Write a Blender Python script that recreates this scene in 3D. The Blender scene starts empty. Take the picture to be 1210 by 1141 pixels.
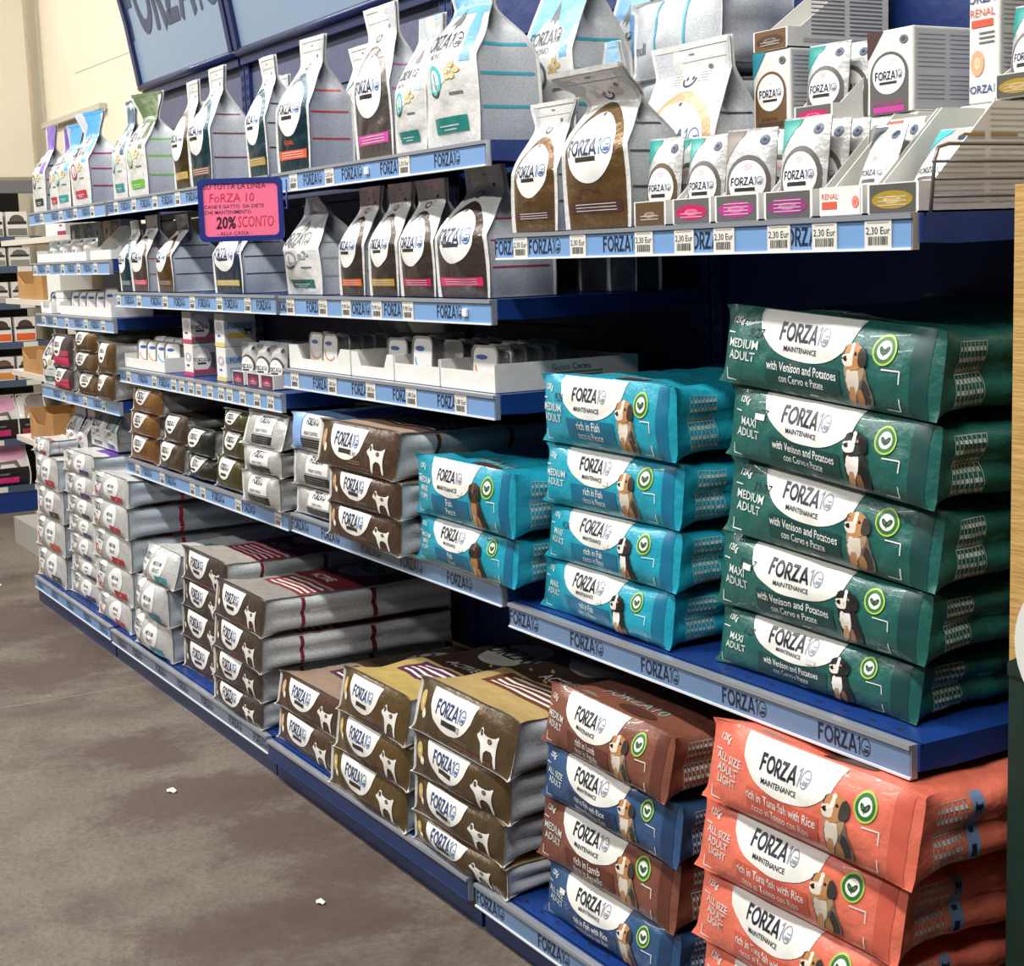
import bpy, math, random
import numpy as np
from mathutils import Vector, Matrix
from mathutils.geometry import tessellate_polygon

SC = bpy.context.scene
COL = SC.collection
random.seed(7)

# ------------------------------------------------------------------ camera, light, exposure
def setup_camera():
    yaw, pit, rol = (math.radians(a) for a in (29.5068737, 8.45944375, 2.01046869))
    f = np.array([-math.cos(yaw)*math.cos(pit), math.sin(yaw)*math.cos(pit), -math.sin(pit)])
    r = np.array([math.sin(yaw), math.cos(yaw), 0.]); d = np.cross(f, r)
    c, s = math.cos(rol), math.sin(rol)
    r2 = c*r + s*d; d2 = -s*r + c*d
    cam = bpy.data.cameras.new('camera'); cam.sensor_width = 36; cam.lens = 36*1850.654/1210
    cam.clip_start = .02
    ob = bpy.data.objects.new('camera', cam); COL.objects.link(ob)
    m = Matrix([[r2[i], -d2[i], -f[i], 0] for i in range(3)] + [[0, 0, 0, 1]])
    m.translation = Vector((2.334, -1.302, 1.191))
    ob.matrix_world = m; SC.camera = ob
setup_camera()
w = bpy.data.worlds.new('shop_light'); SC.world = w; w.use_nodes = True
w.node_tree.nodes['Background'].inputs[0].default_value = (.93, .96, 1, 1)
w.node_tree.nodes['Background'].inputs[1].default_value = .05
def tube_light(x, y, z, lx, ly, power, col=(1, .985, .95), tilt=0):
    l = bpy.data.lights.new('ceiling_tube_light', 'AREA'); l.shape = 'RECTANGLE'; l.size = lx; l.size_y = ly
    l.energy = power; l.color = col
    o = bpy.data.objects.new('ceiling_tube_light', l); COL.objects.link(o); o.location = (x, y, z)
    o.rotation_euler = (tilt, 0, 0)
for k in range(4):
    tube_light(-5.4 + 2.4*k, -1.35, 3.45, 1.9, .18, 88, tilt=math.radians(14))
for k in range(3):
    tube_light(-4.6 + 3.0*k, -3.4, 3.45, 1.9, .18, 60, tilt=math.radians(30))
SC.view_settings.view_transform = 'Standard'; SC.view_settings.look = 'None'
SC.view_settings.gamma = 1; SC.view_settings.use_curve_mapping = False
SC.view_settings.exposure = -0.16

# ------------------------------------------------------------------ materials
def lin(h):
    h = h.lstrip('#'); o = []
    for i in (0, 2, 4):
        c = int(h[i:i+2], 16)/255; o.append(c/12.92 if c <= .04045 else ((c+.055)/1.055)**2.4)
    return (*o, 1)
MATS = {}
def mat(name, hexc, rough=.45, metal=0., kind=None, hex2=None, scale=60, coat=0., emit=0):
    if name in MATS: return MATS[name]
    m = bpy.data.materials.new(name); m.use_nodes = True; nt = m.node_tree; b = nt.nodes['Principled BSDF']
    b.inputs['Base Color'].default_value = lin(hexc); b.inputs['Roughness'].default_value = rough
    b.inputs['Metallic'].default_value = metal; b.inputs['Coat Weight'].default_value = coat
    N = nt.nodes.new; L = nt.links.new
    if kind:
        tc = N('ShaderNodeTexCoord'); no = N('ShaderNodeTexNoise'); no.inputs['Scale'].default_value = scale
        no.inputs['Detail'].default_value = 4
        L(tc.outputs['Object'], no.inputs['Vector'])
        if hex2:
            cr = N('ShaderNodeValToRGB')
            lo, hi = (.35, .65) if kind != 'speck' else (.47, .53)
            cr.color_ramp.elements[0].position = lo; cr.color_ramp.elements[1].position = hi
            cr.color_ramp.elements[0].color = lin(hexc); cr.color_ramp.elements[1].color = lin(hex2)
            L(no.outputs['Fac'], cr.inputs['Fac']); L(cr.outputs['Color'], b.inputs['Base Color'])
        if kind in ('foil', 'bump'):
            bp = N('ShaderNodeBump'); bp.inputs['Strength'].default_value = .55 if kind == 'foil' else .2
            bp.inputs['Distance'].default_value = .012
            n2 = N('ShaderNodeTexNoise'); n2.inputs['Scale'].default_value = 22; n2.inputs['Detail'].default_value = 5
            L(tc.outputs['Object'], n2.inputs['Vector']); L(n2.outputs['Fac'], bp.inputs['Height']); L(bp.outputs['Normal'], b.inputs['Normal'])
    MATS[name] = m; return m
def film(h, rough=.38, coat=.15): return mat('film_' + h, '#' + h, rough, 0, 'foil', None, 22, coat)
def foil(h, rough=.32, metal=.75): return mat('foil_' + h, '#' + h, rough, metal, 'foil')
def ink(h, rough=.42): return mat('ink_' + h, '#' + h, rough)
GREY_PRINT = lambda: mat('fine_print_grey', '#acb0b5', .45, 0, 'speck', '#bfc2c6', 420)
GREY_BLUE = lambda: mat('fine_print_bluegrey', '#a9b3be', .45, 0, 'speck', '#bdc5ce', 420)
WHITE = lambda: mat('white_film', '#d0cfcb', .36, 0, 'foil', None, 22, .2)
SILVER = lambda: mat('silver_film', '#c3c3c0', .33, .25, 'foil')
CARD = lambda: mat('white_card', '#dedcd6', .6, 0, 'bump')
BLUE = lambda: mat('blue_enamel', '#173a80', .35, 0, 'bump', '#122f6c', 3)
NAVY = '1b2a55'

# ------------------------------------------------------------------ mesh helpers
class MB:
    def __init__(s): s.v = []; s.f = []; s.mi = []; s.m = []; s.sm = []; s.n = 0
    def mat(s, m):
        if m not in s.m: s.m.append(m)
        return s.m.index(m)
    def add(s, pts, faces, m, smooth=False):
        k = s.mat(m); b = s.n
        pts = np.asarray(pts, float).reshape(-1, 3); s.v.append(pts); s.n += len(pts)
        for f in faces:
            s.f.append(tuple(int(i) + b for i in f)); s.mi.append(k); s.sm.append(smooth)
        return s
    def grid(s, P, m, flip=False, smooth=True):
        a, b = P.shape[:2]; F = []
        for i in range(a-1):
            for j in range(b-1):
                q = (i*b+j, i*b+j+1, (i+1)*b+j+1, (i+1)*b+j)
                F.append(q[::-1] if flip else q)
        return s.add(P.reshape(-1, 3), F, m, smooth)
    def box(s, x0, x1, y0, y1, z0, z1, m):
        P = [(x, y, z) for z in (z0, z1) for y in (y0, y1) for x in (x0, x1)]
        return s.add(P, [(0, 2, 3, 1), (4, 5, 7, 6), (0, 1, 5, 4), (2, 6, 7, 3), (0, 4, 6, 2), (1, 3, 7, 5)], m)
    def bbox(s, x0, x1, y0, y1, z0, z1, m, r=.003):           # box with chamfered vertical and top edges
        cx = lambda x, d: x + d
        rings = []
        for z, k in ((z0, r), (z0+r, 0), (z1-r, 0), (z1, r)):
            a0, a1, b0, b1 = x0+k, x1-k, y0+k, y1-k
            c = r
            rings.append([(a0+c, b0, z), (a1-c, b0, z), (a1, b0+c, z), (a1, b1-c, z), (a1-c, b1, z), (a0+c, b1, z), (a0, b1-c, z), (a0, b0+c, z)])
        F = []
        for i in range(3):
            for j in range(8): F.append((i*8+j, i*8+(j+1) % 8, (i+1)*8+(j+1) % 8, (i+1)*8+j))
        F.append(tuple(range(7, -1, -1))); F.append(tuple(range(24, 32)))
        return s.add(sum(rings, []), F, m)
    def prism(s, poly, axis, a0, a1, m):                      # poly in the two other axes, extruded
        n = len(poly); P = []
        for a in (a0, a1):
            for p, q in poly: P.append({'x': (a, p, q), 'y': (p, a, q), 'z': (p, q, a)}[axis])
        F = [(j, (j+1) % n, n+(j+1) % n, n+j) for j in range(n)] + [tuple(range(n-1, -1, -1)), tuple(range(n, 2*n))]
        return s.add(P, F, m)
    def tube(s, pts, r, m, n=8):
        pts = [Vector(p) for p in pts]; P = []
        for i, p in enumerate(pts):
            t = (pts[min(i+1, len(pts)-1)] - pts[max(i-1, 0)]).normalized()
            u = t.orthogonal().normalized() if i == 0 else (u - t*u.dot(t)).normalized()
            w_ = t.cross(u)
            for j in range(n):
                a = 2*math.pi*j/n; P.append(p + u*(r*math.cos(a)) + w_*(r*math.sin(a)))
        F = [(i*n+j, i*n+(j+1) % n, (i+1)*n+(j+1) % n, (i+1)*n+j) for i in range(len(pts)-1) for j in range(n)]
        F += [tuple(range(n-1, -1, -1)), tuple(range((len(pts)-1)*n, len(pts)*n))]
        return s.add(P, F, m, True)
    def build(s, name, parent=None, fix=False, weld=False):
        me = bpy.data.meshes.new(name)
        V = np.concatenate(s.v) if s.v else np.zeros((0, 3))
        me.from_pydata(V.tolist(), [], s.f)
        for m in s.m: me.materials.append(m)
        me.polygons.foreach_set('material_index', s.mi); me.polygons.foreach_set('use_smooth', s.sm)
        me.update()
        if fix or weld:
            import bmesh
            bm = bmesh.new(); bm.from_mesh(me)
            if weld: bmesh.ops.remove_doubles(bm, verts=bm.verts, dist=.0004)
            bmesh.ops.recalc_face_normals(bm, faces=bm.faces); bm.to_mesh(me); bm.free()
        o = bpy.data.objects.new(name, me); COL.objects.link(o)
        if parent: o.parent = parent
        return o
def tag(o, label, cat, group=None):
    o['label'] = label; o['category'] = cat
    if group: o['group'] = group
    return o
def thing(name, label, cat, loc=(0, 0, 0), yaw=0, group=None):
    o = bpy.data.objects.new(name, None); o.empty_display_size = .05; COL.objects.link(o)
    o.location = loc; o.rotation_euler = (0, 0, yaw); return tag(o, label, cat, group)
def struct(o): o['kind'] = 'structure'; return o

def wr(P, seed, freq, ridge=False):
    rs = np.random.RandomState(seed); o = 0
    for i in range(6):
        k = rs.normal(size=3); k *= freq*(.6+rs.rand())/np.linalg.norm(k)
        sn = np.sin(P @ k + rs.rand()*6.28)
        o = o + (1-2*np.abs(sn) if ridge else sn)
    return o/6*1.6

class Surf:                                                   # a built surface that printed marks are laid on
    def __init__(s, P, W, H, flip=False):
        s.P = P; s.W = W; s.H = H
        du = np.gradient(P, axis=1); dv = np.gradient(P, axis=0)
        n = np.cross(du, dv); n /= np.linalg.norm(n, axis=2, keepdims=True) + 1e-12
        s.N = -n if flip else n
    def at(s, xy, off):
        xy = np.asarray(xy, float); nv, nu = s.P.shape[0]-1, s.P.shape[1]-1
        u = np.clip(xy[:, 0]/s.W, 0, 1)*nu; v = np.clip(xy[:, 1]/s.H, 0, 1)*nv
        i = np.minimum(u.astype(int), nu-1); j = np.minimum(v.astype(int), nv-1); fu = (u-i)[:, None]; fv = (v-j)[:, None]
        B = lambda A: A[j, i]*(1-fu)*(1-fv) + A[j, i+1]*fu*(1-fv) + A[j+1, i]*(1-fu)*fv + A[j+1, i+1]*fu*fv
        return B(s.P) + B(s.N)*off
    def put(s, mb, shp, m, off=.0008, L=.009):
        P, F = shp; P = [tuple(p) for p in np.asarray(P, float)]; out = []; mid = {}
        L2 = L*L; st = []
        for f in F:
            for i in range(1, len(f)-1): st.append((f[0], f[i], f[i+1]))
        d2 = lambda i, j: (P[i][0]-P[j][0])**2 + (P[i][1]-P[j][1])**2
        while st:
            a, b, c = st.pop(); e = (d2(a, b), d2(b, c), d2(c, a)); k = e.index(max(e))
            if e[k] <= L2 or len(P) > 6000: out.append((a, b, c)); continue
            if k == 1: a, b, c = b, c, a
            elif k == 2: a, b, c = c, a, b
            q = (a, b) if a < b else (b, a)
            if q not in mid:
                mid[q] = len(P); P.append(((P[a][0]+P[b][0])/2, (P[a][1]+P[b][1])/2))
            w_ = mid[q]; st += [(a, w_, c), (w_, b, c)]
        mb.add(s.at(np.array(P), off), out, m, True)

# ------------------------------------------------------------------ flat print shapes: (points, faces)
def rect(x0, y0, x1, y1, nx=6, ny=3, shear=0):
    X, Y = np.meshgrid(np.linspace(x0, x1, nx+1), np.linspace(y0, y1, ny+1))
    P = np.stack([X + shear*(Y-y0), Y], -1).reshape(-1, 2)
    return P, [(j*(nx+1)+i, j*(nx+1)+i+1, (j+1)*(nx+1)+i+1, (j+1)*(nx+1)+i) for j in range(ny) for i in range(nx)]
def disc(cx, cy, rx, ry=None, n=28, rings=4, inner=0., a0=0., a1=2*math.pi):
    ry = rx if ry is None else ry
    A = np.linspace(a0, a1, n+1); R = np.linspace(inner, 1, rings+1)
    P = np.array([(cx+rx*r*math.cos(a), cy+ry*r*math.sin(a)) for r in R for a in A])
    return P, [(i*(n+1)+j, i*(n+1)+j+1, (i+1)*(n+1)+j+1, (i+1)*(n+1)+j)[::-1] for i in range(rings) for j in range(n)]
def bowl(cx, top, rx, dep, n=20, m=6, pw=2.):                 # half ellipse hanging from a straight top edge
    P = []
    for i in range(n+1):
        s = -1 + 2*i/n; lo = top - dep*max(0, 1-abs(s)**pw)**.5
        for j in range(m+1): P.append((cx + rx*s, lo + (top-lo)*j/m))
    return np.array(P), [(i*(m+1)+j, (i+1)*(m+1)+j, (i+1)*(m+1)+j+1, i*(m+1)+j+1) for i in range(n) for j in range(m)]
def smooth(pts, n=2):
    for _ in range(n):
        q = []
        for (a, b), (c, d) in zip(pts, pts[1:]+pts[:1]): q += [(.75*a+.25*c, .75*b+.25*d), (.25*a+.75*c, .25*b+.75*d)]
        pts = q
    return pts
def fluff(pts, seed):
    r = random.Random(seed); return [(a+r.uniform(-.009, .009), b+r.uniform(-.012, .012)) for a, b in pts]
def poly(pts, x=0, y=0, sx=1, sy=None):
    sy = sx if sy is None else sy
    t = tessellate_polygon([[Vector((p[0], p[1], 0)) for p in pts]])
    P = np.array([(x+p[0]*sx, y+p[1]*sy) for p in pts], float); F = []
    for a, b, c in t:
        u, v = P[b]-P[a], P[c]-P[a]
        F.append((a, b, c) if u[0]*v[1]-u[1]*v[0] > 0 else (a, c, b))
    return P, F
def stroke(pts, wd):
    P = []; F = []
    for (a, b) in zip(pts[:-1], pts[1:]):
        a = np.array(a, float); b = np.array(b, float); d = b-a; l = np.hypot(*d) + 1e-9; n = np.array([-d[1], d[0]])/l*wd/2
        n0 = len(P); P += [a-n, b-n, b+n, a+n]; F.append((n0, n0+1, n0+2, n0+3))
    return np.array(P), F
def join(*S):
    P = []; F = []; n = 0
    for p, f in S:
        P.append(p); F += [tuple(i+n for i in q) for q in f]; n += len(p)
    return np.concatenate(P), F
def xf(S, x=0, y=0, sx=1, sy=None, rot=0, shear=0):
    sy = sx if sy is None else sy; p, f = S; q = p*[sx, sy]; q = np.stack([q[:, 0]+shear*q[:, 1], q[:, 1]], -1)
    c, s = math.cos(rot), math.sin(rot)
    return q @ np.array([[c, s], [-s, c]]) + [x, y], f
TX = {}
def text(s, size, x, y, bold=.0, align='c', rot=0, shear=0, sx=1):
    key = (s, bold)
    if key not in TX:
        cu = bpy.data.curves.new('t', 'FONT'); cu.body = s; cu.size = 1; cu.resolution_u = 2; cu.offset = bold; cu.dimensions = '2D'; cu.fill_mode = 'FRONT'
        ob = bpy.data.objects.new('t', cu); COL.objects.link(ob); dg = bpy.context.evaluated_depsgraph_get()
        me = ob.evaluated_get(dg).to_mesh()
        P = np.array([v.co[:2] for v in me.vertices]).reshape(-1, 2); F = [tuple(p.vertices) for p in me.polygons]
        G = []
        for f in F:
            a, b, c = P[f[0]], P[f[1]], P[f[2]]
            G.append(f if (b[0]-a[0])*(c[1]-a[1])-(b[1]-a[1])*(c[0]-a[0]) > 0 else f[::-1])
        bpy.data.objects.remove(ob); bpy.data.curves.remove(cu)
        TX[key] = (P, G)
    P, F = TX[key]; wd = P[:, 0].max(); off = {'c': -wd/2, 'l': 0, 'r': -wd}[align]
    return xf((P + [off, -.34], F), x, y, size*1.4*sx, size*1.4, rot, shear)
def make_logo():
    t = .2; L = []
    L.append(join(rect(0, 0, t, 1, 1, 3), rect(t, .8, .6, 1, 2, 1), rect(t, .42, .52, .6, 2, 1)))
    L.append(disc(.5, .5, .5, .5, 24, 1, .62))
    L.append(join(rect(0, 0, t, 1, 1, 3), rect(t, .83, .36, 1, 1, 1), rect(t, .38, .36, .54, 1, 1), disc(.34, .69, .31, .31, 10, 1, .48, -math.pi/2, math.pi/2), stroke([(.36, .42), (.62, 0)], .21)))
    L.append(join(rect(0, .82, .7, 1, 3, 1), rect(0, 0, .72, .18, 3, 1), stroke([(.14, .16), (.57, .84)], .22)))
    L.append(join(stroke([(.08, 0), (.46, .98)], .19), stroke([(.44, .98), (.84, 0)], .19), rect(.26, .2, .66, .36, 2, 1)))
    one = join(rect(.2, 0, .31, 1, 1, 3), stroke([(.02, .78), (.26, .97)], .1))
    zero = join(disc(.5, .5, .5, .5, 24, 1, .84), disc(.55, .42, .3, .13, 10, 1, .3, math.pi*1.05, math.pi*1.95), disc(.5, .3, .34, .12, 10, 1, .2, math.pi*1.05, math.pi*1.95), disc(.62, .62, .26, .1, 10, 1, .3, math.pi*1.1, math.pi*1.95))
    ad = (.7, 1.08, .72, .8, .92); x = 0; A = []
    for s, a in zip(L, ad): A.append(xf(s, x)); x += a
    B = [xf(one, x+.02), xf(zero, x+.42)]; x += 1.42
    sc = 1/x
    return xf(join(*A), 0, 0, sc), xf(join(*B), 0, 0, sc), sc
LOGO_A, LOGO_B, LOGO_H = make_logo()
def logo(su, mb, w_, cx, cy, ca=NAVY, cb=None, off=.0016, rot=0, hs=1.0):
    for S, c in ((LOGO_A, ca), (LOGO_B, cb or ca)):
        su.put(mb, xf(xf(S, -.5, -LOGO_H/2), cx, cy, w_, w_*hs, rot), ink(c), off)
DOG = {
 'body': [(.10, .0), (.46, -.02), (.53, .1), (.47, .36), (.40, .62), (.30, .74), (.12, .72), (.06, .5), (.06, .22)],
 'ruff': [(.05, .48), (.12, .38), (.24, .34), (.36, .44), (.40, .62), (.34, .78), (.1, .76), (.04, .62)],
 'chest': [(.10, .2), (.26, .16), (.31, .46), (.26, .64), (.12, .62), (.07, .44)],
 'leg1': [(.08, .0), (.2, .0), (.25, .3), (.13, .32)], 'leg2': [(.26, -.01), (.38, -.01), (.36, .3), (.25, .28)],
 'head': [(.02, .74), (.08, .60), (.24, .56), (.38, .70), (.36, .96), (.2, 1.04), (.06, .96)],
 'muz': [(.0, .74), (.06, .62), (.2, .64), (.2, .82), (.05, .84)],
 'ear': [(.27, .62), (.42, .66), (.43, .92), (.30, .99)], 'ear2': [(.0, .84), (.09, .78), (.12, .97), (.06, .99)],
 'patch': [(.3, .06), (.50, .05), (.46, .36), (.36, .5)], 'blaze': [(.13, .78), (.2, .78), (.21, 1.02), (.15, 1.02)], 'nose': [(.03, .72), (.1, .70), (.1, .79), (.03, .79)],
 'eye': [(.22, .82), (.26, .82), (.26, .87), (.22, .87)]}
DOGC = {'aussie': dict(body='6d6257', ruff='a58a68', eye='17120f', chest='d8cdbd', leg1='b98a5c', leg2='a97a50', head='b98250', muz='e2d6c4', ear='3b332f', ear2='4a3e36', patch='3a3532', blaze='e8ded0', nose='1c1816'),
        'bernese': dict(body='1f1c1b', ruff='1d1a19', eye='b98f66', chest='ece6de', leg1='b98f66', leg2='8a5f3c', head='1d1a1a', muz='e6dccf', ear='141212', ear2='171414', patch='161414', blaze='efe9e0', nose='0e0c0c'),
        'shepherd': dict(body='2a2422', ruff='4a3628', eye='0c0a0a', chest='a4764c', leg1='c09a70', leg2='a97f55', head='3a2a20', muz='1f1917', ear='1a1614', ear2='1a1614', patch='1d1918', blaze='6a4a30', nose='0c0a0a')}
def dog(su, mb, kind, x, y, h):
    for i, k in enumerate(('body', 'patch', 'ruff', 'chest', 'leg1', 'leg2', 'ear2', 'head', 'ear', 'muz', 'blaze', 'nose', 'eye')):
        su.put(mb, poly(fluff(smooth(DOG[k]), i), x, y, 1.42*h, h), ink(DOGC[kind][k]), .0016 + .00012*i)
POINTER = [(0, .74), (.1, .8), (.18, 1), (.28, .95), (.3, .8), (.75, .78), (.97, .93), (.9, .68), (.88, .42), (.95, 0), (.85, 0), (.77, .4), (.42, .42), (.38, 0), (.28, 0), (.26, .4), (.2, .55), (.05, .65)]
def badge(su, mb, x, y, r, ring='2f6b3a', white='e9e8df'):
    su.put(mb, disc(x, y, r, r, 28, 1, .86), ink('a9c74a'), .0014)
    su.put(mb, disc(x, y, r*.86, r*.86, 28, 1, .68), ink(ring), .0014)
    su.put(mb, disc(x, y, r*.6), ink(white), .0014)
    su.put(mb, xf(disc(0, 0, .33*r, .17*r, 14, 2), x+.2*r, y-.02*r, 1, 1, .9), ink('1f4a2c'), .002)
    su.put(mb, xf(disc(0, 0, .3*r, .16*r, 14, 2), x-.2*r, y-.04*r, 1, 1, 2.2), ink('1f4a2c'), .002)
    su.put(mb, stroke([(x, y-.4*r), (x, y+.1*r)], .07*r), ink('1f4a2c'), .002)

# ------------------------------------------------------------------ bags lying on their side, base end towards the aisle
def lying(name, label, loc, W, H, D, style, S=None, yaw=0, seed=1, lean=.01, bulge=.012, group=None, p=5.5, amp=.003, nu=30, nv=12, tb=0., tt=0.):
    S = S or {}; R = thing(name, label, 'pet food bag', loc, yaw, group)
    D = min(D, .5)
    def drop(P):
        P = P.copy(); P[..., 2] += np.clip(P[..., 0]/W+.5, 0, 1.05)*(tb*(1-P[..., 2]/H) + tt*P[..., 2]/H); return P
    def front():
        a, b = np.meshgrid(np.linspace(-1, 1, nu+1), np.linspace(-1, 1, nv+1)); m = np.maximum(np.abs(a), np.abs(b))
        mm = np.maximum(m, 1e-3); sb = 1/np.maximum(np.abs(a/mm)**30 + np.abs(b/mm)**30, 1)**(1/30); s = 1 + (sb-1)*m**3
        x = W/2*a*s; z = H/2 + H/2*b*s; f = np.clip((1-a*a)*(1-b*b), 0, 1)
        Q = np.stack([x, 0*x, z], -1)
        y = -bulge*f**.6 + lean*(b+1)/2 + (wr(Q, seed, 26)*amp + wr(Q, seed+5, 60, True)*amp*.45)*f**.3
        ear = np.abs(a)**10*np.abs(b)**10
        x = x + np.sign(a)*ear*.008; y = y - ear*.006
        return drop(np.stack([x, y, z], -1))
    def side(which, nc=22, nb=8):
        c = np.linspace(0, 1, nc+1)**1.35; e = np.linspace(-1, 1, nb+1)
        cc, ee = np.meshgrid(c, e)
        one = np.ones_like(ee)
        a, b = {'top': (ee, one), 'bottom': (ee, -one), 'right': (one, ee), 'left': (-one, ee)}[which]
        pp = p + (30-p)*np.exp(-cc/.035) + (10-p)*np.exp(-(1-cc)/.05)
        s = 1/(np.abs(a)**pp + np.abs(b)**pp)**(1/pp)
        g = 1-np.exp(-cc/.06)
        hw = W/2*(1 + .03*g*np.sin(math.pi*np.clip(cc*1.1, 0, 1)))
        x = hw*a*s; z = H/2 + H/2*b*s; y = cc*D + lean*(b+1)/2*(1-cc)**4
        Q = np.stack([x, y, z], -1); n_ = (wr(Q, seed+2, 20)*amp*1.6 + wr(Q, seed+9, 40, True)*amp*1.1)*g
        zz = np.abs(b) < .999
        cre = .013*np.exp(-(ee/.22)**2)*g if which in ('left', 'right') else 0
        x = x + np.sign(a)*np.abs(a)**3*s*n_ - np.sign(a)*cre*(np.abs(a) > .99)
        z = z + np.where(b > 0, -np.abs(n_)*.9*np.abs(b)**3, np.abs(n_)*.3*np.abs(b)**3)
        ear = np.abs(a)**10*np.abs(b)**10*np.exp(-cc/.02)
        x = x + np.sign(a)*ear*.008; y = y - ear*.006
        return drop(np.stack([x, y, z], -1))
    F = front(); T, Bo, Ri, Le = side('top'), side('bottom'), side('right'), side('left')
    bm_, sm_, fm = S['body'], S['side'], S['front']
    mb = MB(); mb.grid(T, bm_, True); mb.grid(Bo, bm_); mb.grid(Le, S.get('left', sm_), True)
    Bk = F.copy(); Bk[:, :, 1] = D; mb.grid(Bk, bm_, True)
    body = mb.build('bag_body', R, weld=True)
    tops = Surf(T.transpose(1, 0, 2)[:, :, :], W, D)           # u across, v into depth
    if 'top' in S:
        k = MB(); S['top'](tops, k, W, D); k.build('top_print', body)
    k = MB(); k.grid(Ri, sm_); gs = k.build('side_gusset', R)
    if 'gusset' in S:
        k = MB(); S['gusset'](Surf(Ri, D, H), k, D, H)
        k.build('side_print', gs)
    k = MB(); k.grid(F, fm); fp = k.build('front_panel', R)
    su = Surf(F, W, H)
    for part, fn in S['prints']:
        k = MB(); fn(su, k, W, H)
        if k.n: k.build(part, fp)
    if S.get('fin'):
        k = MB(); fw = S.get('finw', .007)
        per = np.concatenate([F[0], F[1:, -1], F[-1, -2::-1], F[-2::-1, 0]])
        ctr = np.array([0, 0, H/2]); d = per-ctr; d[:, 1] = 0; d[:, 0] *= H/W; d /= np.linalg.norm(d, axis=1, keepdims=True)
        o_ = per + d*fw*(.8+.4*wr(per, seed+3, 40)[:, None]) + [0, -.003, 0]; o_[:, 2] = np.clip(o_[:, 2], .001, H+.004)
        k.grid(np.stack([per, o_]), S['fin'])
        k.grid(np.stack([per+[0, .0016, 0], o_+[0, .0016, 0]]), S['fin'], True)
        for G, row in ((Ri, -1), (Ri, 0)):
            e = G[row]; o2 = e + [fw, 0, (.4 if row else -.1)*fw]
            o2[:, 2] = np.clip(o2[:, 2], .001, H+.004)
            k.grid(np.stack([e, o2]), S['fin']); k.grid(np.stack([e, o2])+[0, 0, .001], S['fin'], True)
        k.build('edge_seam', R)
    return R

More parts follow.
